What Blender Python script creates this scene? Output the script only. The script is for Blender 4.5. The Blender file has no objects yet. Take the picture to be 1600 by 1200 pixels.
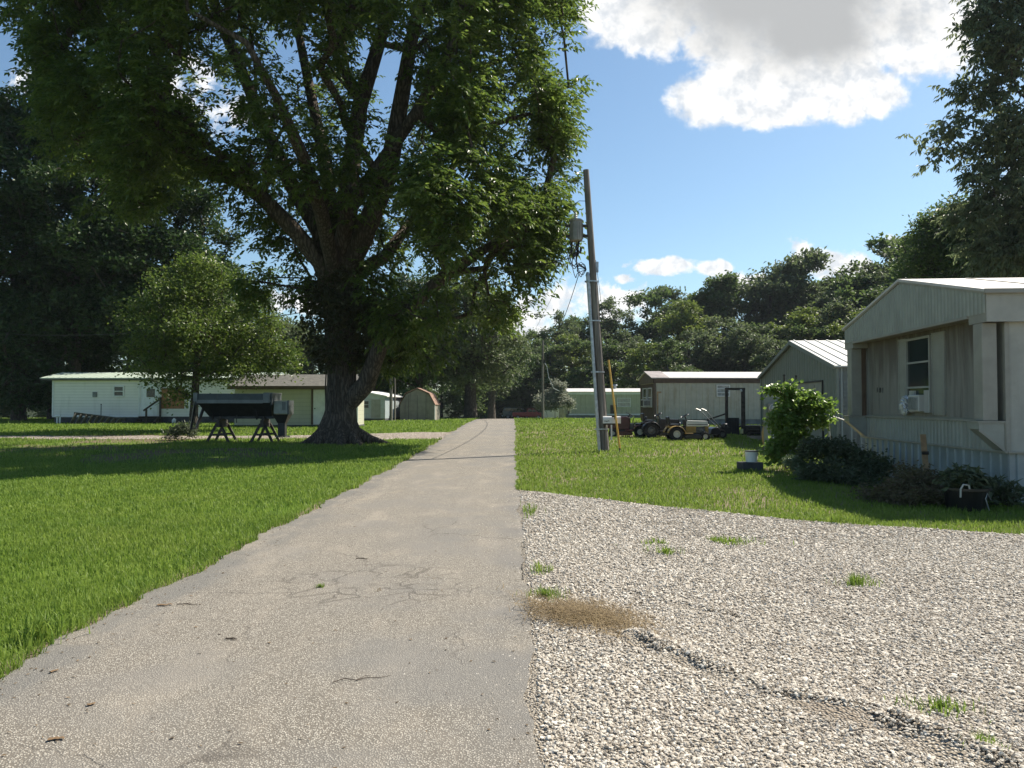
import bpy, bmesh, math, random
import numpy as np
from math import radians, sin, cos, pi, sqrt, atan2
from mathutils import Vector, Matrix

# ------------------------------------------------------------------ camera, sky, sun
SC = bpy.context.scene
COL = SC.collection
F = 1200.0            # focal length in pixels of a 1600 x 1200 picture
HZ = 632.0            # row of the horizon in that picture
CAM_H = 1.6

cam_d = bpy.data.cameras.new('camera')
cam_d.sensor_width = 36.0
cam_d.lens = 36.0 * F / 1600.0
cam_d.clip_end = 6000
cam_d.clip_start = 0.05
cam = bpy.data.objects.new('camera', cam_d)
COL.objects.link(cam)
cam.location = (0, 0, CAM_H)
cam.rotation_euler = (radians(90) + math.atan((HZ - 600) / F), 0, 0)
SC.camera = cam

SUN_EL, SUN_AZ = radians(47), radians(55)      # azimuth clockwise from +Y
sun_vec = Vector((cos(SUN_EL) * sin(SUN_AZ), cos(SUN_EL) * cos(SUN_AZ), sin(SUN_EL)))
sun_d = bpy.data.lights.new('sun', 'SUN')
sun_d.energy = 5.0
sun_d.angle = radians(0.5)
sun_d.color = (1.0, 0.92, 0.79)
sun = bpy.data.objects.new('sun', sun_d)
COL.objects.link(sun)
sun.rotation_euler = (-sun_vec).to_track_quat('-Z', 'Y').to_euler()

SC.view_settings.view_transform = 'Standard'
SC.view_settings.look = 'None'
SC.view_settings.exposure = 0.92
SC.view_settings.gamma = 1.0
SC.view_settings.use_curve_mapping = False
SC.render.engine = 'CYCLES'
SC.cycles.max_bounces = 6
SC.cycles.diffuse_bounces = 3
SC.cycles.glossy_bounces = 2
SC.cycles.transmission_bounces = 4
SC.cycles.transparent_max_bounces = 4
SC.cycles.caustics_reflective = False
SC.cycles.caustics_refractive = False
SC.cycles.sample_clamp_indirect = 6.0


class NT:
    """small helper to wire shader nodes"""
    def __init__(s, tree):
        s.t = tree
        s.n = tree.nodes
        s.l = tree.links

    def new(s, typ, **kw):
        n = s.n.new(typ)
        for k, v in kw.items():
            setattr(n, k, v)
        return n

    def put(s, sock, v):
        if isinstance(v, bpy.types.NodeSocket):
            s.l.new(v, sock)
        elif v is not None:
            sock.default_value = v

    def math(s, op, a, b=None, c=None, clamp=False):
        n = s.new('ShaderNodeMath', operation=op, use_clamp=clamp)
        s.put(n.inputs[0], a)
        if b is not None: s.put(n.inputs[1], b)
        if c is not None: s.put(n.inputs[2], c)
        return n.outputs[0]

    def vmath(s, op, a, b=None):
        n = s.new('ShaderNodeVectorMath', operation=op)
        s.put(n.inputs[0], a)
        if b is not None: s.put(n.inputs[1], b)
        return n.outputs[0]

    def smooth(s, x, lo, hi, a=0.0, b=1.0):
        n = s.new('ShaderNodeMapRange', interpolation_type='SMOOTHSTEP')
        s.put(n.inputs[0], x)
        n.inputs[1].default_value = lo; n.inputs[2].default_value = hi
        n.inputs[3].default_value = a; n.inputs[4].default_value = b
        return n.outputs[0]

    def noise(s, vec, scale, detail=4, rough=0.55, dist=0.0):
        n = s.new('ShaderNodeTexNoise')
        s.put(n.inputs['Vector'], vec)
        n.inputs['Scale'].default_value = scale
        n.inputs['Detail'].default_value = detail
        n.inputs['Roughness'].default_value = rough
        n.inputs['Distortion'].default_value = dist
        return n.outputs['Fac']

    def vor(s, vec, scale, feature='F1', out='Distance', rnd=1.0):
        n = s.new('ShaderNodeTexVoronoi', feature=feature)
        s.put(n.inputs['Vector'], vec)
        n.inputs['Scale'].default_value = scale
        n.inputs['Randomness'].default_value = rnd
        return n.outputs[out]

    def mix(s, f, a, b, mode='MIX'):
        n = s.new('ShaderNodeMix', data_type='RGBA', blend_type=mode)
        s.put(n.inputs[0], f)
        for i, v in ((6, a), (7, b)):
            if isinstance(v, (tuple, list)) and len(v) == 3: v = (*v, 1)
            s.put(n.inputs[i], v)
        return n.outputs[2]

    def coords(s, kind='Object'):
        return s.new('ShaderNodeTexCoord').outputs[kind]

    def mapping(s, vec, scale=(1, 1, 1), loc=(0, 0, 0), rot=(0, 0, 0)):
        n = s.new('ShaderNodeMapping')
        s.put(n.inputs[0], vec)
        n.inputs['Scale'].default_value = scale
        n.inputs['Location'].default_value = loc
        n.inputs['Rotation'].default_value = rot
        return n.outputs[0]

    def bump(s, height, strength=0.3, dist=0.02, normal=None):
        n = s.new('ShaderNodeBump')
        n.inputs['Strength'].default_value = strength
        n.inputs['Distance'].default_value = dist
        s.put(n.inputs['Height'], height)
        if normal is not None: s.put(n.inputs['Normal'], normal)
        return n.outputs[0]


def make_world():
    w = bpy.data.worlds.new('World')
    SC.world = w
    w.use_nodes = True
    t = NT(w.node_tree)
    t.n.clear()
    out = t.new('ShaderNodeOutputWorld')
    sky = t.new('ShaderNodeTexSky', sky_type='NISHITA')
    sky.sun_disc = False
    sky.sun_elevation = SUN_EL
    sky.sun_rotation = SUN_AZ
    sky.altitude = 200
    sky.air_density = 1.0
    sky.dust_density = 0.8
    sky.ozone_density = 1.6
    # cumulus clouds: noise-broken masses at fixed directions of the sky (u = x/y, v = z/y)
    d = t.coords('Generated')
    sep = t.new('ShaderNodeSeparateXYZ'); t.put(sep.inputs[0], d)
    y = t.math('MAXIMUM', sep.outputs[1], 0.02)
    u = t.math('DIVIDE', sep.outputs[0], y)
    v = t.math('DIVIDE', sep.outputs[2], y)
    cmb = t.new('ShaderNodeCombineXYZ'); t.put(cmb.inputs[0], u); t.put(cmb.inputs[1], v)
    uv = cmb.outputs[0]
    n1 = t.noise(uv, 13.0, 9, 0.62, 0.35)
    n2 = t.noise(t.vmath('ADD', uv, (3.1, 1.7, 0)), 42.0, 7, 0.62, 0.3)
    n3 = t.noise(t.vmath('ADD', uv, (1.3, 5.2, 0)), 26.0, 6, 0.6)
    n0 = t.noise(t.vmath('ADD', uv, (0.4, 2.2, 0)), 5.5, 3, 0.5)
    wob = t.math('ADD', t.math('MULTIPLY', t.math('SUBTRACT', n0, 0.5), 1.5), t.math('ADD', t.math('MULTIPLY', t.math('SUBTRACT', n1, 0.5), 3.1),
                 t.math('MULTIPLY', t.math('SUBTRACT', n2, 0.5), 0.8)))

    def ell(px, py, rx, ry, power=1.0):
        a = t.math('DIVIDE', t.math('SUBTRACT', u, (px - 800) / F), rx / F)
        b = t.math('DIVIDE', t.math('SUBTRACT', v, (HZ - py) / F), ry / F)
        q = t.math('SQRT', t.math('ADD', t.math('MULTIPLY', a, a), t.math('MULTIPLY', b, b)))
        return t.math('SUBTRACT', 1.0, q)

    def field(lst, k=0.12):
        acc = None
        for e in lst:
            f = ell(*e)
            acc = f if acc is None else t.math('SMOOTH_MAX', acc, f, k)
        return acc
    big = field([(1215, -60, 330, 190), (1235, 110, 170, 85), (1010, 20, 110, 70), (1440, 40, 105, 85),
                 (1105, 145, 70, 50), (1345, 135, 80, 55), (1200, 165, 90, 40), (960, 20, 60, 45), (1480, 20, 70, 60)])
    small = field([(880, 475, 95, 52), (825, 500, 60, 40), (960, 468, 40, 18), (1020, 414, 52, 13), (975, 434, 18, 9),
                   (1290, 412, 62, 40), (1180, 440, 52, 24), (1125, 418, 30, 11), (1335, 425, 40, 22),
                   (860, 410, 25, 9), (1405, 385, 40, 20), (230, 150, 170, 70), (470, 470, 60, 20), (1760, 300, 160, 60)], 0.05)
    fb = t.math('ADD', big, t.math('MULTIPLY', wob, 0.40))
    fs = t.math('ADD', small, t.math('MULTIPLY', wob, 1.05))
    mb = t.smooth(fb, -0.06, 0.24)
    ms = t.smooth(fs, -0.05, 0.40, 0, 0.97)
    mask = t.math('MAXIMUM', mb, ms)
    # the thick middle of the big cloud lets less sunlight through
    core = field([(1215, -45, 270, 165), (1270, 40, 130, 70)])
    core = t.math('ADD', core, t.math('MULTIPLY', wob, 0.20))
    thick = t.smooth(core, -0.15, 0.60)
    fluff = t.smooth(t.math('ADD', t.math('MULTIPLY', n3, .6), t.math('MULTIPLY', n2, .4)), 0.38, 0.58)
    white = t.mix(fluff, (0.70, 0.74, 0.79), (1.08, 1.07, 1.05))
    cloud = t.mix(thick, white, (0.50, 0.51, 0.515))
    bg1 = t.new('ShaderNodeBackground'); t.put(bg1.inputs[0], t.mix(1.0, sky.outputs[0], (0.84, 0.97, 0.98), 'MULTIPLY')); bg1.inputs[1].default_value = 0.078
    bg2 = t.new('ShaderNodeBackground'); t.put(bg2.inputs[0], cloud); bg2.inputs[1].default_value = 0.58
    ms_ = t.new('ShaderNodeMixShader')
    up = t.math('MULTIPLY', mask, t.smooth(sep.outputs[1], 0.05, 0.2))
    t.put(ms_.inputs[0], up)
    t.l.new(bg1.outputs[0], ms_.inputs[1]); t.l.new(bg2.outputs[0], ms_.inputs[2])
    t.l.new(ms_.outputs[0], out.inputs[0])


make_world()

# ------------------------------------------------------------------ placing helpers
def sstep(a, b, x):
    q = np.clip((np.asarray(x, float) - a) / (b - a), 0, 1)
    return q * q * (3 - 2 * q)


def gz(x, y):
    """height of the ground"""
    x = np.asarray(x, float); y = np.asarray(y, float)
    z = 0.35 * sstep(20, 55, y) - 1.02 * sstep(62, 115, y)
    hill = 6 + 15 * sstep(10, 110, x)
    z = z + hill * sstep(125, 230, y)
    z = z + 9 * sstep(55, 130, x) * sstep(45, 110, y)
    return z


def G(x, y):
    return float(gz(x, y))


def at(px, py, d):
    """the point d metres ahead that stands at this column and row"""
    return Vector(((px - 800) / F * d, d, CAM_H + (HZ - py) / F * d))


def tag(o, label=None, cat=None, group=None, kind=None):
    if label: o['label'] = label
    if cat: o['category'] = cat
    if group: o['group'] = group
    if kind: o['kind'] = kind
    return o


def thing(name, label, cat, loc=(0, 0, 0), rotz=0.0, group=None):
    o = bpy.data.objects.new(name, None)
    o.empty_display_size = 0.2
    COL.objects.link(o)
    o.location = loc
    o.rotation_euler = (0, 0, rotz)
    return tag(o, label, cat, group)


def link(name, me, mat=None, parent=None):
    o = bpy.data.objects.new(name, me)
    COL.objects.link(o)
    if mat is not None and len(me.materials) == 0: me.materials.append(mat)
    if parent is not None: o.parent = parent
    return o


def dup(root, loc, rotz=0.0, scale=1.0, label=None, group=None):
    r = root.copy(); COL.objects.link(r)
    r.location = loc; r.rotation_euler = (0, 0, rotz)
    r.scale = scale if isinstance(scale, tuple) else (scale,) * 3
    if label: r['label'] = label
    if group: r['group'] = group
    for ch in list(root.children):
        c = ch.copy(); COL.objects.link(c); c.parent = r
        for g in list(ch.children):
            k = g.copy(); COL.objects.link(k); k.parent = c
    return r


def mesh_np(name, verts, faces, mat=None, smooth=False):
    verts = np.ascontiguousarray(verts, np.float32); faces = np.ascontiguousarray(faces, np.int32)
    me = bpy.data.meshes.new(name)
    me.vertices.add(len(verts)); me.vertices.foreach_set('co', verts.ravel())
    k = faces.shape[1]
    me.loops.add(faces.size); me.loops.foreach_set('vertex_index', faces.ravel())
    me.polygons.add(len(faces))
    me.polygons.foreach_set('loop_start', np.arange(0, faces.size, k, dtype=np.int32))
    me.polygons.foreach_set('use_smooth', np.full(len(faces), smooth, dtype=bool))
    me.update(calc_edges=True)
    if mat: me.materials.append(mat)
    return me


class MB:
    """collects shapes and links them as one mesh object"""
    def __init__(s):
        s.v = []; s.f = []

    def add(s, vs, fs):
        o = len(s.v)
        s.v += [tuple(p) for p in vs]
        s.f += [tuple(i + o for i in f) for f in fs]
        return s

    def box(s, x0, x1, y0, y1, z0, z1):
        vs = [(x0, y0, z0), (x1, y0, z0), (x1, y1, z0), (x0, y1, z0), (x0, y0, z1), (x1, y0, z1), (x1, y1, z1), (x0, y1, z1)]
        return s.add(vs, [(0, 3, 2, 1), (4, 5, 6, 7), (0, 1, 5, 4), (1, 2, 6, 5), (2, 3, 7, 6), (3, 0, 4, 7)])

    def bar(s, p0, p1, w, h, up=(0, 0, 1)):
        """a square bar from p0 to p1"""
        p0 = Vector(p0); p1 = Vector(p1); d = (p1 - p0).normalized(); up = Vector(up)
        a = d.cross(up)
        if a.length < 1e-4: a = d.cross(Vector((1, 0, 0)))
        a.normalize(); b = a.cross(d).normalized()
        vs = []
        for p in (p0, p1):
            for i, j in ((-1, -1), (1, -1), (1, 1), (-1, 1)):
                vs.append(p + a * (i * w / 2) + b * (j * h / 2))
        return s.add(vs, [(0, 1, 2, 3), (7, 6, 5, 4), (0, 4, 5, 1), (1, 5, 6, 2), (2, 6, 7, 3), (3, 7, 4, 0)])

    def cyl(s, p0, p1, r0, r1=None, n=12):
        return s.tube([p0, p1], [r0, r0 if r1 is None else r1], n)

    def tube(s, pts, r, n=8, cap=True, wob=0.0, rnd=None):
        pts = [Vector(p) for p in pts]
        rr = list(r) if hasattr(r, '__len__') else [r] * len(pts)
        vs = []; a = None
        for i, p in enumerate(pts):
            d = (pts[min(i + 1, len(pts) - 1)] - pts[max(i - 1, 0)])
            d = d.normalized() if d.length > 1e-9 else Vector((0, 0, 1))
            if a is None:
                a = d.cross(Vector((0.31, 0.87, 0.2)))
                if a.length < 0.1: a = d.cross(Vector((1, 0, 0)))
            a = (a - d * a.dot(d)).normalized(); b = d.cross(a)
            for k in range(n):
                t = 2 * pi * k / n
                q = rr[i] * (1 + (wob * (rnd.random() - .5) if wob else 0))
                vs.append(p + a * (cos(t) * q) + b * (sin(t) * q))
        fs = []
        for i in range(len(pts) - 1):
            for k in range(n):
                k2 = (k + 1) % n
                fs.append((i * n + k, i * n + k2, (i + 1) * n + k2, (i + 1) * n + k))
        if cap:
            fs.append(tuple(range(n - 1, -1, -1)))
            fs.append(tuple((len(pts) - 1) * n + k for k in range(n)))
        return s.add(vs, fs)

    def lathe(s, c, prof, axis='y', n=20, closed=True):
        """turns (radius, height) points about an axis through c"""
        vs = []; m = len(prof)
        for k in range(n):
            t = 2 * pi * k / n
            for r, h in prof:
                q = (r * cos(t), h, r * sin(t)) if axis == 'y' else ((h, r * cos(t), r * sin(t)) if axis == 'x' else (r * cos(t), r * sin(t), h))
                vs.append((c[0] + q[0], c[1] + q[1], c[2] + q[2]))
        fs = []
        for k in range(n):
            k2 = (k + 1) % n
            for i in range(m if closed else m - 1):
                j = (i + 1) % m
                fs.append((k * m + i, k * m + j, k2 * m + j, k2 * m + i))
        return s.add(vs, fs)

    def prism(s, poly, a0, a1, axis='y'):
        n = len(poly)

        def P(p, a):
            return {'x': (a, p[0], p[1]), 'y': (p[0], a, p[1]), 'z': (p[0], p[1], a)}[axis]
        vs = [P(p, a0) for p in poly] + [P(p, a1) for p in poly]
        fs = [tuple(range(n)), tuple(range(2 * n - 1, n - 1, -1))]
        fs += [(i, i + n, (i + 1) % n + n, (i + 1) % n) for i in range(n)]
        return s.add(vs, fs)

    def ribs(s, org, uvec, length, z0, z1, nrm, pitch, depth, w, ztop=None):
        """a sheet of vertical ribs along uvec; ztop(t) may give a sloping upper edge"""
        org = Vector(org); uvec = Vector(uvec).normalized(); nrm = Vector(nrm).normalized()
        ts = []; t = 0.0
        while t < length - 1e-6:
            for q, h in ((0, 0), (pitch * .5 - w / 2, 0), (pitch * .5 - w / 2 + w * .25, depth), (pitch * .5 + w / 2 - w * .25, depth), (pitch * .5 + w / 2, 0)):
                if t + q < length: ts.append((t + q, h))
            t += pitch
        ts.append((length, 0))
        vs = []
        for t, h in ts:
            p = org + uvec * t + nrm * h
            zt = ztop(t) if ztop else z1
            vs += [(p.x, p.y, z0), (p.x, p.y, zt)]
        return s.add(vs, [(2 * i, 2 * i + 2, 2 * i + 3, 2 * i + 1) for i in range(len(ts) - 1)])

    def build(s, name, mat, parent=None, bevel=0.0, smooth=False, seg=1, fix=True):
        me = bpy.data.meshes.new(name)
        me.from_pydata(s.v, [], s.f)
        if bevel or fix:
            bm = bmesh.new(); bm.from_mesh(me)
            if bevel:
                bmesh.ops.bevel(bm, geom=list(bm.edges), offset=bevel, segments=seg, affect='EDGES', profile=0.6, clamp_overlap=True)
            bmesh.ops.recalc_face_normals(bm, faces=bm.faces)
            bm.to_mesh(me); bm.free()
        if smooth: me.shade_smooth() if hasattr(me, 'shade_smooth') else None
        me.materials.append(mat)
        return link(name, me, None, parent)
# ------------------------------------------------------------------ materials
def base_mat(name):
    m = bpy.data.materials.new(name)
    m.use_nodes = True
    t = NT(m.node_tree)
    b = t.n['Principled BSDF']
    return m, t, b


def mat(name, col, rough=0.6, metal=0.0, var=0.15, nscale=3.0, bump=0.0, bscale=40.0, stain=0.0, stain_col=(0.12, 0.10, 0.07), stain_scale=(5, 5, .5), spec=0.5, col2=None):
    """painted or plain surface with uneven tone, optional weather streaks and fine relief"""
    m, t, b = base_mat(name)
    c = t.coords()
    n = t.noise(c, nscale, 5, 0.6)
    lo = col2 if col2 else tuple(x * (1 - var) for x in col)
    hi = tuple(min(1, x * (1 + var)) for x in col)
    k = t.mix(t.smooth(n, 0.3, 0.7), lo, hi)
    if stain:
        s = t.noise(t.mapping(c, stain_scale), 1.0, 6, 0.65)
        s2 = t.noise(c, 0.6, 3)
        f = t.math('MULTIPLY', t.smooth(s, 0.48, 0.75), t.smooth(s2, 0.3, 0.6))
        k = t.mix(t.math('MULTIPLY', f, stain), k, stain_col)
    t.put(b.inputs['Base Color'], k)
    b.inputs['Roughness'].default_value = rough
    b.inputs['Metallic'].default_value = metal
    b.inputs['Specular IOR Level'].default_value = spec
    if bump:
        t.put(b.inputs['Normal'], t.bump(t.noise(c, bscale, 4), bump, 0.01))
    return m


def lap_mat(name, col, pitch=0.2, stain=0.3):
    """horizontal lap siding"""
    m, t, b = base_mat(name)
    c = t.coords()
    sep = t.new('ShaderNodeSeparateXYZ'); t.put(sep.inputs[0], c)
    saw = t.math('FRACT', t.math('DIVIDE', sep.outputs[2], pitch))
    n = t.noise(c, 1.3, 5)
    k = t.mix(n, tuple(x * .86 for x in col), col)
    s = t.noise(t.mapping(c, (3, 3, .4)), 1.0, 5)
    k = t.mix(t.math('MULTIPLY', t.smooth(s, .5, .8), stain), k, (0.2, 0.19, 0.14))
    gap = t.smooth(saw, 0.0, 0.1, 0.55, 1.0)
    k = t.mix(1.0, k, gap, 'MULTIPLY')
    t.put(b.inputs['Base Color'], k)
    b.inputs['Roughness'].default_value = 0.55
    t.put(b.inputs['Normal'], t.bump(saw, 0.8, 0.03))
    return m


def leaf_mat(name, c1, c2, trans=0.35, rough=0.42, tcol=None, spec=0.4):
    m, t, b = base_mat(name)
    g = t.new('ShaderNodeNewGeometry')
    r = g.outputs['Random Per Island']
    big = t.noise(t.coords(), 0.55, 3)
    k = t.mix(t.math('ADD', t.math('MULTIPLY', r, 0.7), t.math('MULTIPLY', t.math('SUBTRACT', big, .35), 0.9), clamp=True), c1, c2)
    t.put(b.inputs['Base Color'], k)
    b.inputs['Roughness'].default_value = rough
    b.inputs['Specular IOR Level'].default_value = spec
    tr = t.new('ShaderNodeBsdfTranslucent')
    t.put(tr.inputs[0], t.mix(r, tcol if tcol else tuple(x * 1.5 for x in c1), tuple(x * 1.7 for x in c2)))
    mx = t.new('ShaderNodeMixShader'); mx.inputs[0].default_value = trans
    out = t.n['Material Output']
    t.l.new(b.outputs[0], mx.inputs[1]); t.l.new(tr.outputs[0], mx.inputs[2]); t.l.new(mx.outputs[0], out.inputs[0])
    return m


def bark_mat(name, c1, c2, scale=9.0, strength=0.9):
    m, t, b = base_mat(name)
    c = t.coords()
    nd = t.noise(c, 2.5, 3)
    cv = t.vmath('ADD', t.mapping(c, (1, 1, .13)), t.mix(nd, (0, 0, 0), (.22, .22, .05)))
    v = t.vor(cv, scale, 'DISTANCE_TO_EDGE')
    n = t.noise(t.mapping(c, (1, 1, .22)), scale * 2.2, 7, 0.7)
    h = t.math('ADD', t.math('MULTIPLY', t.smooth(v, 0.0, 0.3), .55), t.math('MULTIPLY', n, 1.1))
    t.put(b.inputs['Base Color'], t.mix(t.smooth(h, 0.3, 1.5), c1, c2))
    b.inputs['Roughness'].default_value = 0.9
    b.inputs['Specular IOR Level'].default_value = 0.15
    t.put(b.inputs['Normal'], t.bump(h, strength, 0.05))
    return m


M = {}
M['bark'] = bark_mat('rough_bark', (0.045, 0.035, 0.027), (0.17, 0.14, 0.11))
M['bark2'] = bark_mat('smooth_bark', (0.05, 0.042, 0.034), (0.15, 0.13, 0.11), 14, 0.5)
M['leaf_main'] = leaf_mat('walnut_leaf', (0.040, 0.078, 0.017), (0.120, 0.165, 0.030), 0.42, 0.4)
M['leaf_dark'] = leaf_mat('dark_leaf', (0.026, 0.052, 0.017), (0.055, 0.095, 0.024), 0.25, 0.5)
M['leaf_small'] = leaf_mat('orchard_leaf', (0.05, 0.095, 0.016), (0.125, 0.165, 0.032), 0.38, 0.4)
M['leaf_far'] = leaf_mat('far_leaf', (0.052, 0.084, 0.028), (0.108, 0.155, 0.044), 0.34, 0.55)
M['leaf_far2'] = leaf_mat('far_leaf_grey', (0.064, 0.09, 0.04), (0.12, 0.155, 0.06), 0.34, 0.55)
M['leaf_yel'] = leaf_mat('yellow_green_leaf', (0.085, 0.125, 0.026), (0.16, 0.20, 0.04), 0.3, 0.5)
M['leaf_frond'] = leaf_mat('frond_leaf', (0.085, 0.115, 0.058), (0.16, 0.185, 0.09), 0.42, 0.4)
M['leaf_vine'] = leaf_mat('vine_leaf', (0.085, 0.16, 0.025), (0.17, 0.25, 0.05), 0.42, 0.38)
M['leaf_shrub'] = leaf_mat('shrub_leaf', (0.042, 0.06, 0.028), (0.09, 0.115, 0.055), 0.25, 0.5)
M['leaf_pale'] = leaf_mat('pale_leaf', (0.09, 0.14, 0.07), (0.16, 0.21, 0.12), 0.3, 0.5)
M['leaf_rust'] = leaf_mat('rusty_leaf', (0.11, 0.075, 0.045), (0.11, 0.115, 0.045), 0.25, 0.6)
M['leaf_silver'] = leaf_mat('silver_leaf', (0.16, 0.18, 0.13), (0.30, 0.31, 0.25), 0.3, 0.6)
M['leaf_ivy'] = leaf_mat('ivy_leaf', (0.03, 0.042, 0.014), (0.065, 0.058, 0.022), 0.2, 0.5)
def grass_mat():
    m = leaf_mat('lawn_blade', (0.088, 0.158, 0.020), (0.205, 0.275, 0.052), 0.36, 0.5)
    t = NT(m.node_tree); b = t.n['Principled BSDF']
    b.inputs['Specular IOR Level'].default_value = .18
    k = b.inputs['Base Color'].links[0].from_socket
    c = t.coords()
    dry = t.smooth(t.noise(c, .28, 5, .6), .5, .72)
    deep = t.smooth(t.noise(t.vmath('ADD', c, (9, 4, 0)), .9, 4, .6), .52, .7)
    k = t.mix(t.math('MULTIPLY', dry, .55), k, (0.25, 0.28, 0.06))
    k = t.mix(t.math('MULTIPLY', deep, .5), k, (0.045, 0.115, 0.014))
    t.put(b.inputs['Base Color'], k)
    return m


M['grass'] = grass_mat()
M['straw'] = leaf_mat('dry_straw', (0.13, 0.09, 0.05), (0.33, 0.25, 0.13), 0.2, 0.8)
M['twig'] = mat('twig_bark', (0.07, 0.05, 0.035), 0.9)
M['dead_leaf'] = mat('dead_leaf', (0.16, 0.10, 0.05), 0.8)

M['white'] = mat('white_paint', (0.72, 0.72, 0.70), 0.5, var=.08, stain=.35)
M['trim_white'] = mat('white_trim', (0.70, 0.70, 0.67), 0.5, var=.08)
M['black'] = mat('black_paint', (0.018, 0.018, 0.019), 0.5, var=.4)
M['dark'] = mat('dark_void', (0.012, 0.012, 0.013), 0.9)
M['rubber'] = mat('tyre_rubber', (0.022, 0.021, 0.02), 0.85, bump=.4, bscale=60)
M['seat'] = mat('seat_vinyl', (0.02, 0.02, 0.022), 0.35)
M['steel'] = mat('galvanised_steel', (0.40, 0.42, 0.43), 0.42, 0.75, var=.2, nscale=9)
M['chrome'] = mat('bright_metal', (0.7, 0.7, 0.7), 0.25, 0.9)
M['wire'] = mat('cable', (0.015, 0.015, 0.016), 0.7)
M['glass'] = mat('window_glass', (0.024, 0.034, 0.034), 0.10, var=.3, nscale=1.5, spec=0.5)
M['pale_glass'] = mat('pale_grey_glass', (0.30, 0.32, 0.31), 0.12, var=.25, nscale=6, spec=0.7)
M['wood_dark'] = mat('weathered_dark_wood', (0.055, 0.045, 0.036), 0.85, var=.4, nscale=7, bump=.3)
M['wood_tan'] = mat('bare_lumber', (0.38, 0.25, 0.14), 0.75, var=.2, nscale=8, bump=.2)
M['plywood'] = mat('brown_board', (0.27, 0.12, 0.045), 0.7, var=.25, nscale=5, stain=.4)
M['brown_trim'] = mat('brown_trim', (0.10, 0.065, 0.042), 0.6, var=.2)


def pole_mat():
    m, t, b = base_mat('weathered_pole')
    c = t.coords()
    n = t.noise(t.mapping(c, (14, 14, .5)), 1.0, 6, .7)
    k = t.mix(t.smooth(n, .3, .7), (0.075, 0.062, 0.05), (0.24, 0.22, 0.195))
    t.put(b.inputs['Base Color'], k); b.inputs['Roughness'].default_value = .9
    t.put(b.inputs['Normal'], t.bump(n, .6, .02))
    return m


M['pole'] = pole_mat()

# ------------------------------------------------------------------ ground
ROAD_L, ROAD_R = -3.02, 0.12
GB = np.array([(-1, 14.4), (0.1, 14.3), (0.35, 14.0), (1.2, 12.9), (2.36, 11.8), (3.5, 10.75), (4.64, 9.95), (6.2, 9.3), (9, 8.8), (16, 8.4), (60, 8)])


def grav_edge(x):
    return np.interp(x, GB[:, 0], GB[:, 1])


def wob(a, s=1.0, k=0):
    a = np.asarray(a, float)
    return s * (np.sin(a * 1.7 + k) * .45 + np.sin(a * 4.3 + 1.3 * k) * .3 + np.sin(a * 11.1 + 2.1 * k) * .18 + np.sin(a * 27 + k) * .1)


def road_l(y): return ROAD_L + wob(y, .10, 1.0) + wob(np.asarray(y) * 5.3, .03, 2.0)
def road_r(y): return ROAD_R + wob(y, .06, 4.0) + .1 * sstep(25, 40, y)


def terrain_mat():
    m, t, b = base_mat('lawn_soil')
    c = t.coords()
    n1 = t.noise(c, 0.35, 5); n2 = t.noise(c, 6.0, 6, .7); n3 = t.noise(c, 0.12, 3)
    g = t.mix(n2, (0.045, 0.085, 0.010), (0.115, 0.185, 0.024))
    g = t.mix(t.math('MULTIPLY', t.smooth(n1, .45, .7), .5), g, (0.13, 0.17, 0.035))
    # worn, bare soil under the trees and beside the gravel track
    sep = t.new('ShaderNodeSeparateXYZ'); t.put(sep.inputs[0], c)
    bx = t.math('MULTIPLY', t.smooth(sep.outputs[0], -4.0, -9.0), t.math('MULTIPLY', t.smooth(sep.outputs[1], 19, 24), t.smooth(sep.outputs[1], 42, 36)))
    bare = t.math('MULTIPLY', t.smooth(t.noise(c, .45, 5), .40, .62), bx)
    g = t.mix(bare, g, t.mix(n2, (0.10, 0.075, 0.05), (0.20, 0.155, 0.11)))
    # bare soil along the broken asphalt edge
    ex = t.math('ADD', sep.outputs[0], t.math('MULTIPLY', t.math('SUBTRACT', n2, .5), .25))
    strip_ = t.math('MULTIPLY', t.smooth(ex, -3.22, -3.1), t.smooth(sep.outputs[1], 60, 40))
    g = t.mix(strip_, g, t.mix(n2, (0.13, 0.10, 0.065), (0.30, 0.25, 0.18)))
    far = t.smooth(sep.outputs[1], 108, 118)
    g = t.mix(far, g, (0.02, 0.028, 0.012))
    t.put(b.inputs['Base Color'], g)
    b.inputs['Roughness'].default_value = .95
    b.inputs['Specular IOR Level'].default_value = .1
    t.put(b.inputs['Normal'], t.bump(t.noise(c, 30, 4, .7), .6, .04))
    return m


def axis(vals):
    return np.unique(np.concatenate([np.arange(a, b, s) for a, b, s in vals]))


def make_ground():
    xs = axis([(-1500, -200, 100), (-200, -60, 10), (-60, 60, 1.0), (60, 200, 5), (200, 1501, 100)])
    ys = axis([(-60, -10, 10), (-10, 130, 1.0), (130, 320, 5), (320, 3001, 134)])
    X, Y = np.meshgrid(xs, ys)
    Z = gz(X, Y)
    v = np.stack([X, Y, Z], -1).reshape(-1, 3)
    nx, ny = len(xs), len(ys)
    i = np.arange(nx * ny).reshape(ny, nx)
    f = np.stack([i[:-1, :-1], i[:-1, 1:], i[1:, 1:], i[1:, :-1]], -1).reshape(-1, 4)
    tag(link('ground', mesh_np('ground', v, f, terrain_mat(), True)), kind='structure')


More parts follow.
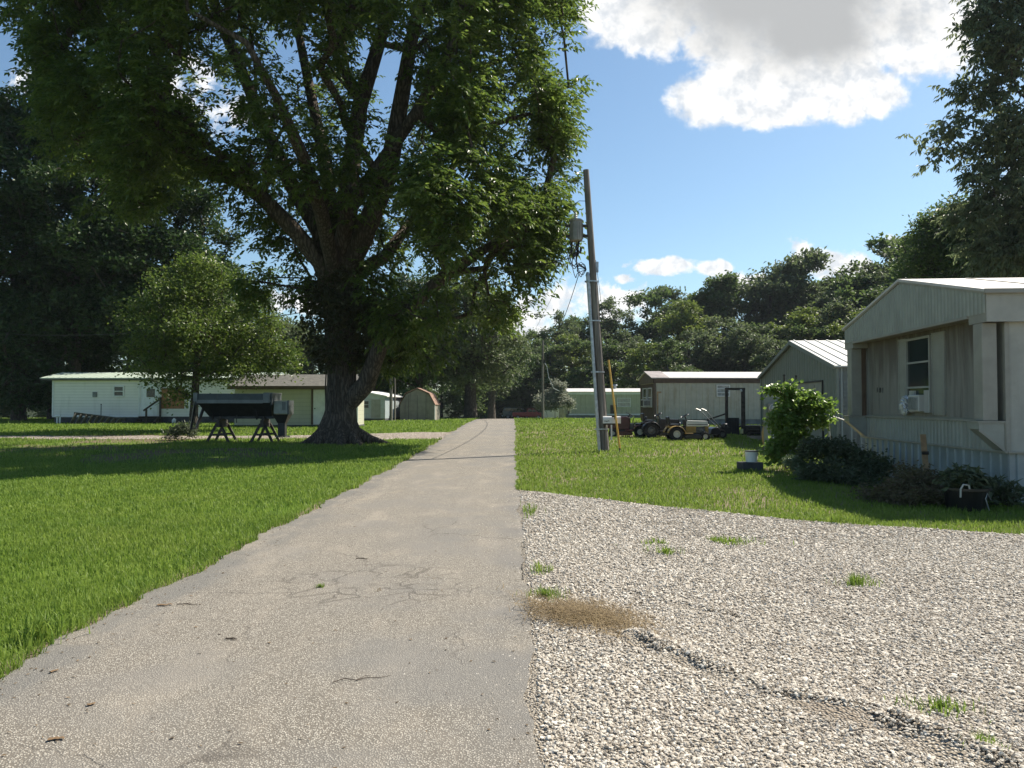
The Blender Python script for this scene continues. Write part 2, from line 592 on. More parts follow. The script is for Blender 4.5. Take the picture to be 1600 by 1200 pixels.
def strip(name, m, ys, fl, fr, n, dz):
    """a sheet that lies on the ground between two edges given as functions of y"""
    v = []
    for y in ys:
        a, b_ = float(fl(y)), float(fr(y))
        for k in range(n + 1):
            x = a + (b_ - a) * k / n
            v.append((x, y, G(x, y) + dz))
    f = []
    for j in range(len(ys) - 1):
        for k in range(n):
            o = j * (n + 1) + k
            f.append((o, o + 1, o + n + 2, o + n + 1))
    return tag(link(name, mesh_np(name, np.array(v), np.array(f), m, True)), kind='structure')


def asphalt_mat():
    m, t, b = base_mat('aged_asphalt')
    c = t.coords()
    sep = t.new('ShaderNodeSeparateXYZ'); t.put(sep.inputs[0], c)
    v = t.new('ShaderNodeTexVoronoi'); t.put(v.inputs['Vector'], c); v.inputs['Scale'].default_value = 95
    st = t.new('ShaderNodeSeparateColor'); t.put(st.inputs[0], v.outputs['Color'])
    grain = t.smooth(v.outputs['Distance'], .2, .62, 1, 0)
    spk = t.mix(st.outputs[0], (0.205, 0.19, 0.163), (0.50, 0.465, 0.40))
    k = t.mix(grain, (0.135, 0.12, 0.10), spk)
    n1 = t.noise(c, .8, 5); n2 = t.noise(t.mapping(c, (1, .35, 1)), 2.2, 6, .65)
    k = t.mix(t.math('MULTIPLY', t.smooth(n2, .45, .75), .38), k, (0.36, 0.315, 0.255))
    k = t.mix(t.math('MULTIPLY', t.smooth(n1, .48, .66), .5), k, (0.18, 0.17, 0.155))
    # older dark binder along the left edge, sand washed over parts of it
    edge = t.math('MULTIPLY', t.smooth(t.math('ADD', sep.outputs[0], t.math('MULTIPLY', n2, 1.0)), -2.35, -2.0, 1, 0), t.smooth(t.noise(c, 1.1, 4), .36, .55))
    k = t.mix(t.math('MULTIPLY', edge, .6), k, (0.13, 0.13, 0.125))
    redge = t.math('MULTIPLY', t.smooth(t.math('ADD', sep.outputs[0], t.math('MULTIPLY', n2, .8)), .1, .4), t.smooth(t.noise(c, .8, 4), .4, .6))
    k = t.mix(t.math('MULTIPLY', redge, .5), k, (0.14, 0.135, 0.13))
    blot = t.math('MULTIPLY', t.smooth(t.noise(t.vmath('ADD', c, (2, 8, 0)), .45, 5, .6), .47, .62), t.smooth(sep.outputs[0], -2.0, -.6))
    k = t.mix(t.math('MULTIPLY', blot, .45), k, (0.15, 0.148, 0.142))
    # cracks
    cw = t.vmath('ADD', c, t.mix(1.0, (0, 0, 0), t.mix(t.noise(c, 2.5, 4), (0, 0, 0), (.42, .42, 0))))
    e1 = t.vor(cw, .42, 'DISTANCE_TO_EDGE'); e2 = t.vor(t.vmath('ADD', cw, (7, 3, 0)), 3.2, 'DISTANCE_TO_EDGE')
    c1 = t.math('MULTIPLY', t.smooth(e1, .0015, .006, 1, 0), t.smooth(t.noise(c, .7, 3), .50, .62))
    dx = t.math('DIVIDE', t.math('ADD', sep.outputs[0], 1.25), 1.1); dy = t.math('DIVIDE', t.math('SUBTRACT', sep.outputs[1], 6.9), 1.0)
    web = t.smooth(t.math('ADD', t.math('MULTIPLY', dx, dx), t.math('MULTIPLY', dy, dy)), .3, 1.0, 1, 0)
    c2 = t.math('MULTIPLY', t.smooth(e2, .015, .06, 1, 0), t.math('MULTIPLY', web, t.smooth(t.noise(c, 2.1, 3), .36, .52)))
    wv = t.math('MULTIPLY', t.math('SUBTRACT', t.noise(c, 5, 4, .7), .5), .14)
    l1 = t.math('ABSOLUTE', t.math('ADD', t.math('SUBTRACT', sep.outputs[1], 6.52), wv))
    c3 = t.math('MULTIPLY', t.smooth(l1, .006, .016, 1, 0), t.math('MULTIPLY', t.smooth(sep.outputs[0], -2.8, -2.7), t.smooth(sep.outputs[0], -1.7, -1.9)))
    # a long seam that runs slantwise over the drive, filled with sand and grit
    q = t.math('ADD', t.math('SUBTRACT', sep.outputs[1], t.math('MULTIPLY', sep.outputs[0], 3.1)), t.math('MULTIPLY', wv, 8.0))
    l2 = t.math('ABSOLUTE', t.math('SUBTRACT', q, 20.6))
    k = t.mix(t.math('MULTIPLY', t.smooth(l2, .05, .40, 1, 0), t.smooth(t.noise(c, 1.6, 5, .7), .42, .7, 0, .45)), k, (0.36, 0.30, 0.22))
    c4 = t.math('MULTIPLY', t.smooth(l2, .015, .06, 1, 0), t.smooth(t.noise(t.vmath('ADD', c, (5, 5, 0)), 1.2, 4), .42, .6, 0, .8))
    cr = t.math('MAXIMUM', t.math('MAXIMUM', c1, c2), t.math('MAXIMUM', c3, c4))
    k = t.mix(t.math('MULTIPLY', cr, .5), k, (0.06, 0.052, 0.045))
    t.put(b.inputs['Base Color'], k)
    b.inputs['Roughness'].default_value = .88
    b.inputs['Specular IOR Level'].default_value = .25
    h = t.math('SUBTRACT', t.math('ADD', grain, t.math('MULTIPLY', n2, .5)), t.math('MULTIPLY', cr, 1.0))
    t.put(b.inputs['Normal'], t.bump(h, .55, .006))
    return m


def gravel_mat(name, scale, c0=(0.10, 0.085, 0.07), lo=(0.26, 0.235, 0.20), hi=(0.62, 0.58, 0.52)):
    m, t, b = base_mat(name)
    c = t.coords()
    v = t.new('ShaderNodeTexVoronoi'); t.put(v.inputs['Vector'], c); v.inputs['Scale'].default_value = scale
    st = t.new('ShaderNodeSeparateColor'); t.put(st.inputs[0], v.outputs['Color'])
    k = t.mix(st.outputs[0], lo, hi)
    k = t.mix(t.smooth(v.outputs['Distance'], .3, .6), k, c0)
    n = t.noise(c, .8, 5)
    k = t.mix(t.math('MULTIPLY', t.smooth(n, .5, .7), .4), k, (0.20, 0.155, 0.115))
    t.put(b.inputs['Base Color'], k)
    b.inputs['Roughness'].default_value = .9
    b.inputs['Specular IOR Level'].default_value = .2
    t.put(b.inputs['Normal'], t.bump(v.outputs['Distance'], .9, .03).node.outputs[0])
    return m


RUT = np.array([(.80, 5.2), (.95, 4.95), (1.4, 4.19), (1.77, 3.93), (1.98, 3.55), (2.3, 3.1)])
RUT2 = np.array([(.85, 6.6), (1.25, 6.1), (1.6, 5.75)])


def rut_dist(x, y, R=RUT):
    """signed distance to the wheel rut, and how far along it"""
    x = np.asarray(x, float); y = np.asarray(y, float)
    best = np.full(x.shape, 9.0); sg = np.ones(x.shape)
    for (ax, ay), (bx, by) in zip(R[:-1], R[1:]):
        dx, dy = bx - ax, by - ay
        t = np.clip(((x - ax) * dx + (y - ay) * dy) / (dx * dx + dy * dy), 0, 1)
        ex, ey = x - (ax + t * dx), y - (ay + t * dy)
        d = np.hypot(ex, ey); s = np.sign(ex * dy - ey * dx)
        k = d < best
        best = np.where(k, d, best); sg = np.where(k, s, sg)
    return best, sg


def grav_h(x, y):
    d, s = rut_dist(x, y); d2, s2 = rut_dist(x, y, RUT2)
    w = wob(np.asarray(x) * 3 + y, .05)
    amp = np.clip(.62 + .55 * wob(np.asarray(x) * 2.1 - y * 1.3, 1.0, 3), .12, 1.1)
    h = .035 + amp * (.062 * np.exp(-((d * s + .07 - w) / .08) ** 2) - .03 * np.exp(-((d * s - .045 - w) / .06) ** 2))
    h = h + amp * (.02 * np.exp(-((d2 * s2 + .05) / .06) ** 2) - .012 * np.exp(-((d2 * s2 - .04) / .05) ** 2))
    h = h + .012 * np.sin(x * 2.3 + 1.1 * y) * np.sin(y * 1.9 - .6 * x)
    return h * sstep(0.1, .6, np.asarray(x))


def make_gravel_lot():
    xs = np.concatenate([np.arange(.0, 4, .06), np.arange(4, 12, .25), np.arange(12, 40.1, 2)])
    v = []; n = 90
    for x in xs:
        y1 = float(grav_edge(x)) + .1
        x0 = x + (0.02 if x == 0 else 0)
        for k in range(n + 1):
            y = -8 + (y1 + 8) * (k / n) ** .8
            xx = max(x, float(road_r(y)) - .02) if x < .3 else x
            v.append((xx, y, G(xx, y) + .004 + float(grav_h(xx, y)) * .8))
    f = []
    for j in range(len(xs) - 1):
        for k in range(n):
            o = j * (n + 1) + k
            f.append((o, o + n + 1, o + n + 2, o + 1))
    tag(link('gravel_lot', mesh_np('gravel_lot', np.array(v), np.array(f), gravel_mat('crushed_stone_bed', 62, (.22, .19, .15), (.32, .285, .235), (.52, .48, .42)), True)), kind='structure')


def icos():
    bm = bmesh.new(); bmesh.ops.create_icosphere(bm, subdivisions=1, radius=1)
    v = np.array([p.co for p in bm.verts]); f = np.array([[q.index for q in p.verts] for p in bm.faces]); bm.free()
    return v, f


def make_stones():
    rng = np.random.default_rng(5)
    bv, bf = icos()
    X = []; Y = []; S = []
    for d0, d1, dens, lo, hi in ((2.6, 4.2, 6200, .0045, .0145), (4.2, 6, 5000, .0055, .015), (6, 9, 2900, .0075, .0165), (9, 14.4, 1250, .010, .02)):
        x1 = .8 * d1 + .6
        n = int((x1 + .7) * (d1 - d0) * dens)
        x = rng.uniform(-.7, x1, n); y = rng.uniform(d0, d1, n)
        ok = (y < grav_edge(x) + .05) & (x < .72 * y + .8)
        stray = x < .17
        ok &= ~stray | (rng.random(n) < .5 * np.exp((x - .17) / .13) + .05 * np.exp((x - .17) / .45))
        dd, ss = rut_dist(x, y)
        ok &= ~((np.abs(dd * ss - .04) < .05) & (rng.random(n) < .3))
        # dug-out rut: fewer stones on its floor
        x, y = x[ok], y[ok]
        X.append(x); Y.append(y); S.append(rng.uniform(0, 1, len(x)) ** 1.6 * (hi - lo) + lo)
    x, y, s = map(np.concatenate, (X, Y, S))
    n = len(x)
    d, sg = rut_dist(x, y)
    lot = x > float(.14)
    s = np.where(lot, s, s * .5)
    z = gz(x, y) + np.where(lot, .004 + grav_h(x, y) * .8 + s * rng.uniform(.0, .5, n), .008 + s * .3)
    ax = rng.uniform(.55, 1.25, (n, 1, 3)) * np.array([1, 1, .6])
    jit = rng.uniform(.72, 1.28, (n, 12, 1))
    v = bv[None] * jit * ax * s[:, None, None]
    a = rng.uniform(0, 2 * pi, n); t = rng.normal(0, .45, n)
    ca, sa, ct, st = np.cos(a), np.sin(a), np.cos(t), np.sin(t)
    vx, vy, vz = v[..., 0], v[..., 1], v[..., 2]
    vy, vz = vy * ct[:, None] - vz * st[:, None], vy * st[:, None] + vz * ct[:, None]
    vx, vy = vx * ca[:, None] - vy * sa[:, None], vx * sa[:, None] + vy * ca[:, None]
    v = np.stack([vx + x[:, None], vy + y[:, None], vz + z[:, None]], -1).reshape(-1, 3)
    f = (bf[None] + (np.arange(n) * 12)[:, None, None]).reshape(-1, 3)
    m, tt, b = base_mat('crushed_limestone')
    g = tt.new('ShaderNodeNewGeometry'); r = g.outputs['Random Per Island']
    cr = tt.new('ShaderNodeValToRGB'); tt.put(cr.inputs[0], r)
    el = cr.color_ramp.elements
    el[0].position = 0; el[0].color = (.27, .23, .18, 1)
    el[1].position = 1; el[1].color = (.72, .67, .585, 1)
    for p, c in ((.12, (.36, .315, .255, 1)), (.45, (.48, .43, .36, 1)), (.8, (.60, .55, .47, 1))):
        e = el.new(p); e.color = c
    k = tt.mix(tt.smooth(tt.noise(tt.coords(), 1.1, 4), .5, .75, 0, .35), cr.outputs[0], (.25, .20, .15))
    tt.put(b.inputs['Base Color'], k); b.inputs['Roughness'].default_value = .85
    b.inputs['Specular IOR Level'].default_value = .25
    tag(link('gravel_stones', mesh_np('gravel_stones', v, f, m)), 'crushed pale limestone gravel covering the lot beside the asphalt', 'gravel', kind='stuff')


# ------------------------------------------------------------------ blades of grass
def blades(x, y, z, h, w, rng, lean=.45, flat=0.0):
    n = len(x)
    a = rng.uniform(0, 2 * pi, n)
    l = np.abs(rng.normal(lean, .28, n)) * h
    dx, dy = np.cos(a) * l, np.sin(a) * l
    b = a + pi / 2 + rng.normal(0, .5, n)
    sx, sy = np.cos(b) * w / 2, np.sin(b) * w / 2
    hz = np.sqrt(np.maximum(h * h - l * l * .8, (h * .15) ** 2)) * (1 - flat) + .004
    P = np.zeros((n, 5, 3))
    P[:, 0] = np.stack([x - sx, y - sy, z - .01], -1); P[:, 1] = np.stack([x + sx, y + sy, z - .01], -1)
    mx, my, mz = x + dx * .35, y + dy * .35, z + hz * .62
    P[:, 2] = np.stack([mx + sx * .8, my + sy * .8, mz], -1); P[:, 3] = np.stack([mx - sx * .8, my - sy * .8, mz], -1)
    P[:, 4] = np.stack([x + dx, y + dy, z + hz], -1)
    o = (np.arange(n) * 5)[:, None]
    q = np.concatenate([o + np.array([[0, 1, 2, 3]]), o + np.array([[3, 2, 4, 4]])], 0)
    tris = np.concatenate([o + np.array([[0, 1, 2]]), o + np.array([[0, 2, 3]]), o + np.array([[3, 2, 4]])], 0)
    return P.reshape(-1, 3), tris


HOLES = [(-31, -15.5, 50.9, 56), (-16.4, -8.6, 44.9, 47.2), (-13.4, -9, 57.5, 64), (-9, -5.8, 59.8, 63.2), (8.7, 23, 48, 52.5), (10.4, 25, 25, 36), (7.9, 24, 12.3, 19)]   # footprints where no grass grows: (x0, x1, y0, y1)


def lawn(x, y):
    ok = ~((x > road_l(y) + .02) & (x < road_r(y) - .02) & (y < 112))
    lot = (x > ROAD_R - .1) & (y < grav_edge(x) + wob(x * 2, .07, 2))
    ok &= ~lot
    ok &= ~((x < -2.9) & (y > trk0(x)) & (y < trk1(x)))
    for a, b, c, d in HOLES: ok &= ~((x > a) & (x < b) & (y > c) & (y < d))
    return ok


def trk0(x): return 33.0 + wob(np.asarray(x) * .5, .35, 2) + .02 * (x + 3) * 0
def trk1(x): return 35.6 + 3.2 * sstep(-11, -4, x) + wob(np.asarray(x) * .6, .35, 6)


def vnoise(x, y, s, seed=0):
    r = np.random.default_rng(seed)
    acc = np.zeros_like(np.asarray(x, float))
    for k in range(7):
        a = r.uniform(0, 2 * pi); f = s * r.uniform(.6, 1.9); p = r.uniform(0, 6.28)
        acc += np.sin((x * np.cos(a) + y * np.sin(a)) * f + p)
    return acc / 3.0


def make_grass():
    rng = np.random.default_rng(11)
    V = []; T = []; off = 0
    for d0, d1, dens, hh, ww in ((3.6, 7, 3600, .05, .006), (7, 11, 2200, .05, .008), (11, 16, 1150, .052, .0115), (16, 23, 560, .056, .017), (23, 34, 230, .07, .026), (34, 50, 95, .08, .042), (50, 72, 42, .09, .06)):
        xa = -(.74 * d1 + 1); xb = .74 * d1 + 1
        n = int((xb - xa) * (d1 - d0) * dens)
        x = rng.uniform(xa, xb, n); y = rng.uniform(d0, d1, n)
        ok = lawn(x, y) & (np.abs(x) < .74 * y + 1)
        # shaded worn patches on the left stay thin
        thin = (x < -5) & (y > 20.5) & (y < 34) & (vnoise(x, y, .6, 3) > .1) & (rng.random(n) < .85)
        ok &= ~thin
        ok &= rng.random(n) < .82 + .3 * vnoise(x, y, 1.8, 5)
        x, y = x[ok], y[ok]; n = len(x)
        edge = np.exp(-np.abs(x - road_l(y)) / .25) * (x < -1) + np.exp(-np.abs(y - grav_edge(x)) / .25) * (x > .3)
        h = hh * rng.uniform(.55, 1.25, n) * (1 + .3 * vnoise(x, y, 1.3, 8) + .35 * np.maximum(0, vnoise(x, y, 6.0, 9))) * (1 + edge * 0.9 * rng.random(n))
        tall = rng.random(n) < .012
        h = np.where(tall, h * 2.0, h)
        w = ww * rng.uniform(.7, 1.4, n)
        P, t = blades(x, y, gz(x, y), np.abs(h) + .02, w, rng, .5)
        V.append(P); T.append(t + off); off += len(P)
    tag(link('lawn_grass', mesh_np('lawn_grass', np.concatenate(V), np.concatenate(T), M['grass'])), 'bright green mown lawn grass on both sides of the asphalt', 'grass', kind='stuff')


def tuft(label, cx, cy, rx, ry, n, h, w, seed, m='grass', name='grass_tuft', lean=.5, flat=0.0, kind=None, cat='grass tuft', group=None, dz=.012):
    rng = np.random.default_rng(seed)
    r = np.abs(rng.normal(0, .52, n)); a = rng.uniform(0, 2 * pi, n)
    x = cx + r * np.cos(a) * rx; y = cy + r * np.sin(a) * ry
    if flat: x = x + (cy - y) * .45 + .10 * vnoise(x, y, 5.0, seed)
    k = vnoise(x, y, 7.0 / max(rx, .15) * .4, seed) > (-.15 if not flat else -3)
    x, y = x[k], y[k]
    P, t = blades(x, y, gz(x, y) + dz, h * rng.uniform(.5, 1.2, len(x)), w * rng.uniform(.7, 1.3, len(x)), rng, lean, flat)
    P[:, 0] -= cx; P[:, 1] -= cy; z0 = G(cx, cy); P[:, 2] -= z0
    o = link(name, mesh_np(name, P, t, M[m])); o.location = (cx, cy, z0)
    return tag(o, label, cat, group, kind)


make_ground()
tag(strip('road', asphalt_mat(), np.concatenate([np.arange(-8, 30, .07), np.arange(30, 60, .25), np.arange(60, 115, 1.0)]), road_l, road_r, 10, .012), kind='structure')
make_gravel_lot()
M['track'] = gravel_mat('track_stone', 14, (.13, .105, .085), (.30, .26, .22), (.60, .55, .48))
trk = []
_xs = np.arange(-75, -2.6, .5)
for x in _xs:
    for k in range(5):
        y = float(trk0(x)) + (float(trk1(x)) - float(trk0(x))) * k / 4
        trk.append((x, y, G(x, y) + .006))
trk_f = [(i * 5 + k, (i + 1) * 5 + k, (i + 1) * 5 + k + 1, i * 5 + k + 1) for i in range(len(_xs) - 1) for k in range(4)]
tag(link('gravel_track', mesh_np('gravel_track', np.array(trk), np.array(trk_f), M['track'], True)), kind='structure')
make_stones()


def make_litter():
    """crumbs of leaf and bark blown over the asphalt"""
    rng = np.random.default_rng(17)
    n = 900
    y = 3.2 + 22 * rng.random(n) ** 1.8; x = rng.uniform(-3.0, .1, n)
    e = rng.random(n) < .45
    x = np.where(e, -3.0 + np.abs(rng.normal(0, .22, n)), x)
    ok = x > road_l(y) - .02
    x, y = x[ok], y[ok]; n = len(x)
    L = rng.uniform(.008, .036, n); W = L * rng.uniform(.2, .6, n); a = rng.uniform(0, 6.28, n)
    P = np.zeros((n, 4, 3))
    for k, (u, v) in enumerate(((-.5, 0), (0, -.5), (.5, 0), (0, .5))):
        P[:, k, 0] = x + np.cos(a) * u * L - np.sin(a) * v * W
        P[:, k, 1] = y + np.sin(a) * u * L + np.cos(a) * v * W
        P[:, k, 2] = gz(x, y) + .015 + rng.uniform(0, .006, n)
    m = leaf_mat('leaf_litter', (0.05, 0.035, 0.022), (0.20, 0.14, 0.08), .1, .9)
    tag(link('leaf_litter', mesh_np('leaf_litter', P.reshape(-1, 3), np.arange(n * 4).reshape(n, 4), m)), 'crumbs of dead leaf and bark scattered over the asphalt', 'leaf litter', kind='stuff')


make_litter()
# ------------------------------------------------------------------ buildings
def place(name, label, cat, x, y, rot=0.0, group=None, z=None):
    return thing(name, label, cat, (x, y, G(x, y) if z is None else z), radians(rot), group)


def each(name, m, parent, boxes):
    """one object per box"""
    for b in boxes: MB().box(*b).build(name, m, parent)


def sash_window(parent, face, a0, a1, z0, z1, off, rows=2, mframe=None, glass=None, fw=.05):
    """window in a wall; face 'x' looks along -x, face 'y' looks along -y; off is the wall plane; frame > pane"""
    mframe = mframe or M['trim_white']; glass = glass or M['glass']

    def bx(mb, p0, p1, q0, q1, d0, d1):
        if face == 'x': mb.box(off - d1, off - d0, p0, p1, q0, q1)
        else: mb.box(p0, p1, off - d1, off - d0, q0, q1)
    fr = MB()
    bx(fr, a0, a1, z0, z0 + fw, .003, .06); bx(fr, a0, a1, z1 - fw, z1, .003, .06)
    bx(fr, a0, a0 + fw, z0 + fw, z1 - fw, .003, .055); bx(fr, a1 - fw, a1, z0 + fw, z1 - fw, .003, .055)
    for k in range(1, rows):
        zz = z0 + (z1 - z0) * k / rows
        bx(fr, a0 + fw, a1 - fw, zz - fw * .4, zz + fw * .4, .003, .05)
    w = fr.build('window', mframe, parent)
    pn = MB(); bx(pn, a0 + fw * .7, a1 - fw * .7, z0 + fw * .7, z1 - fw * .7, .004, .018)
    pn.build('pane', glass, w)
    return w


def end_wall_mat():
    m, t, b = base_mat('stained_board_wall')
    c = t.coords()
    sep = t.new('ShaderNodeSeparateXYZ'); t.put(sep.inputs[0], c)
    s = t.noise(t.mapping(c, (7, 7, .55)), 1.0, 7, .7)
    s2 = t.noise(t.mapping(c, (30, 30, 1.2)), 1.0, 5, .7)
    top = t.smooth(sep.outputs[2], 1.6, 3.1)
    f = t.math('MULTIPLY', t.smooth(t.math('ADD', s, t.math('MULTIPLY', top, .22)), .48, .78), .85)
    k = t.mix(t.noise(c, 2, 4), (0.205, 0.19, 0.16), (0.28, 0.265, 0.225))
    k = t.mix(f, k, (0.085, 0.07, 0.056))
    k = t.mix(t.math('MULTIPLY', t.smooth(s2, .55, .75), .35), k, (0.11, 0.10, 0.085))
    t.put(b.inputs['Base Color'], k); b.inputs['Roughness'].default_value = .75
    t.put(b.inputs['Normal'], t.bump(t.noise(t.mapping(c, (1, 1, .1)), 60, 3), .2, .01))
    return m


M['end_wall'] = end_wall_mat()
M['pale_metal'] = mat('pale_grey_green_siding', (0.29, 0.30, 0.26), .5, var=.1, stain=.5, stain_col=(.22, .21, .17), bump=.05, bscale=15)
M['skirt'] = mat('blue_grey_skirting', (0.28, 0.325, 0.335), .45, .25, var=.1, stain=.35, stain_col=(.2, .22, .22))
M['stucco'] = mat('pebbled_fascia', (0.38, 0.375, 0.325), .7, var=.1, bump=.5, bscale=120, stain=.25)
M['tan_col'] = mat('tan_woodgrain_metal', (0.29, 0.28, 0.235), .55, var=.1, stain=.4, stain_scale=(14, 14, .6), stain_col=(.27, .25, .21))
M['roof_white'] = mat('weathered_white_roof', (0.55, 0.52, 0.49), .5, var=.1, nscale=1.2, stain=.55, stain_col=(.33, .26, .23), stain_scale=(1.2, .6, 1))
M['shutter'] = mat('faded_shutter', (0.33, 0.33, 0.29), .55, var=.08, stain=.3)
M['ac_white'] = mat('off_white_plastic', (0.48, 0.475, 0.43), .45, var=.08)
M['plastic'] = mat('crumpled_film', (0.55, 0.56, 0.56), .22, .35, var=.25, nscale=12)


def near_trailer():
    r = place('mobile_home', 'weathered pale mobile home with an overhanging gable end and blue grey skirting', 'mobile home', 7.98, 12.4, -4.4)
    W, L = 6.15, 15.0
    w = MB(); w.box(0.0, L, 0.0, W, .80, 3.41)
    w.prism([(0.0, 3.41), (W, 3.41), (3.08, 4.06)], .0, L, 'x')
    wall = w.build('wall', M['pale_metal'], r)
    e = MB()        # board wall of the end, grooved
    e.ribs((-.004, W - .34, 0), (0, -1, 0), W - .68, 1.36, 3.055, (-1, 0, 0), .41, .012, .37)
    e.build('end_panel', M['end_wall'], r)
    lo = MB(); lo.ribs((-.004, W, 0), (0, -1, 0), W, .845, 1.30, (-1, 0, 0), .14, .016, .10)
    lo.build('lower_panel', M['pale_metal'], r)
    sd = MB(); sd.ribs((0.0, -.004, 0), (1, 0, 0), L, .845, 2.945, (0, -1, 0), .62, .012, .58)
    sd.build('side_panel', M['stucco'], r)
    each('corner_trim', M['tan_col'], r, [(-.022, .05, -.022, .05, .845, 2.93), (-.022, .05, W - .05, W + .022, .845, 2.93)])
    sk = MB(); sk.box(.05, L, .05, W - .05, -.4, .80)
    sk.ribs((.045, W - .03, 0), (0, -1, 0), W - .06, -.4, .835, (-1, 0, 0), .30, .028, .06)
    sk.ribs((.03, .045, 0), (1, 0, 0), L, -.4, .835, (0, -1, 0), .30, .028, .06)
    sk.build('skirting', M['skirt'], r)
    st = MB(); st.box(-.045, .0, -.03, W + .03, .815, .845); st.box(.0, L, -.045, 0, .815, .845)
    st.build('skirting_rail', M['tan_col'], r)
    ga = MB()       # the gable hangs out over the end wall
    pts = [(-.12, 2.93), (.42, 2.93), (.42, 3.06), (W - .42, 3.06), (W - .42, 2.93), (W + .12, 2.93), (W + .12, 3.40), (3.08, 4.07), (-.12, 3.40)]
    ga.prism(pts, -.355, -.003, 'x')
    g = ga.build('gable', M['tan_col'], r)
    gr = MB()

    def ztop(t):
        y = W + .1 - t
        return 3.39 + (.66 * (1 - abs(y - 3.08) / 3.2))
    gr.ribs((-.358, W + .1, 0), (0, -1, 0), W + .2, 3.075, 3.4, (-1, 0, 0), .125, .014, .085, ztop)
    gr.build('gable_siding', M['pale_metal'], g)
    bt = MB(); bt.bar((-.37, W + .14, 3.41), (-.37, 3.08, 4.09), .03, .06); bt.bar((-.37, 3.08, 4.09), (-.37, -.14, 3.41), .03, .06)
    bt.bar((-.37, W - .42, 3.06), (-.37, .42, 3.06), .03, .05)
    bt.build('gable_trim', M['tan_col'], g)
    fa = MB(); fa.box(-.35, L, -.13, -.004, 2.93, 3.40)
    fa.build('fascia', M['stucco'], r)
    ro = MB()
    ro.prism([(-.18, 3.405), (-.18, 3.45), (3.08, 4.14), (W + .18, 3.45), (W + .18, 3.405), (3.08, 4.09)], -.40, L + .2, 'x')
    ro.build('roof', M['roof_white'], r)
    ed = MB(); ed.box(-.41, L + .2, -.205, -.181, 3.385, 3.455)
    for k in range(8): ed.bar((.9 + 1.9 * k, -.15, 3.468), (.9 + 1.9 * k, 3.0, 4.13), .05, .012)
    ed.build('roof_edge', M['tan_col'], r)
    for y0, y1, dark in ((.02, .30, (.30, .33)), (W - .30, W - .02, (W - .33, W - .30))):
        c = MB(); c.box(-.352, -.12, y0, y1, 1.335, 2.928)
        c.build('pillar', M['tan_col'], r, bevel=.008)
        s = MB(); s.box(-.12, -.03, dark[0], dark[1], 1.335, 2.93)
        s.build('slot_shade_panel', M['brown_trim'], r)  # dark panel added to make the open slot beside the pillar look shaded
        b = MB(); b.prism([(-.43, 1.30), (-.02, 1.30), (-.02, .86), (-.05, .86), (-.43, 1.20)], y0 - .02, y1 + .02, 'y')
        bo = b.build('bracket', M['pale_metal'], r)
        t = MB(); t.box(-.45, .0, y0 - .04, y1 + .04, 1.302, 1.333)
        t.bar((-.43, y0 - .026, 1.19), (-.03, y0 - .026, .85), .014, .04); t.bar((-.02, y0 - .026, .86), (-.02, y0 - .026, 1.3), .014, .03)
        t.build('bracket_trim', M['tan_col'], bo)
    lg = MB(); lg.box(-.06, -.003, .35, W - .35, 1.305, 1.345)
    lg.build('ledge', M['tan_col'], r)
    sash_window(r, 'x', 2.49, 3.57, 1.44, 2.95, -.016, 3, mframe=M['shutter'], fw=.045)
    for y0, y1 in ((1.95, 2.44), (3.62, 3.97)):
        s = MB(); s.box(-.035, -.017, y0, y1, 1.40, 2.98)
        for k in range(30): s.box(-.052, -.035, y0 + .04, y1 - .04, 1.43 + k * .0515, 1.43 + k * .0515 + .03)
        s.box(-.055, -.035, y0, y0 + .03, 1.40, 2.98); s.box(-.055, -.035, y1 - .03, y1, 1.40, 2.98)
        s.build('shutter', M['shutter'], r)
    # house number
    for k, ch in enumerate('181'):
        cu = bpy.data.curves.new('number', 'FONT'); cu.body = ch; cu.size = .165; cu.extrude = .004; cu.align_x = 'CENTER'
        tmp = bpy.data.objects.new('number', cu); COL.objects.link(tmp)
        bpy.context.view_layer.update()
        me = bpy.data.meshes.new_from_object(tmp.evaluated_get(bpy.context.evaluated_depsgraph_get()))
        bpy.data.objects.remove(tmp)
        me.materials.clear(); me.materials.append(M['black'])
        o = link('house_number', me, None, r)
        o.rotation_euler = (radians(90), 0, radians(-90)); o.location = (-.022, 5.18 - .155 * k, 1.875 - .006 * k)
    # window air conditioner
    a = thing('air_conditioner', 'white window air conditioner under the shuttered window of the pale mobile home', 'air conditioner')
    a.parent = None
    mw = Matrix.Translation(r.location) @ Matrix.Rotation(radians(-4.4), 4, 'Z')
    a.matrix_world = mw @ Matrix.Translation((-.05, 2.93, 1.46))
    c = MB(); c.box(-.15, .03, -.24, .24, 0, .33)
    c.build('case', M['ac_white'], a, bevel=.015)
    gl = MB()
    for k in range(9): gl.box(-.166, -.151, -.2 + k * .046, -.2 + k * .046 + .02, .04, .28)
    gl.box(-.156, -.151, -.21, .21, .03, .29)
    gl.build('grille', M['steel'], a)
    for s in (-1, 1):
        p = MB()
        for k in range(6): p.box(-.03 - (k % 2) * .02, .03, s * .33 + (k - 2.5) * .028 - .012, s * .33 + (k - 2.5) * .028 + .012, -.02, .42)
        p.build('side_curtain', M['ac_white'], a)
    # film stuffed beside it
    rng = np.random.default_rng(3)
    bm = bmesh.new(); bmesh.ops.create_icosphere(bm, subdivisions=4, radius=1)
    for v in bm.verts:
        n = abs(sin(v.co.x * 9 + v.co.z * 4) * cos(v.co.y * 8 - v.co.z * 7)) * .3 + rng.uniform(-.05, .05)
        v.co *= .72 + n
        v.co.x *= .09; v.co.y *= .20; v.co.z *= .22
    me = bpy.data.meshes.new('plastic_film'); bm.to_mesh(me); bm.free()
    f = link('plastic_film', me, M['plastic'])
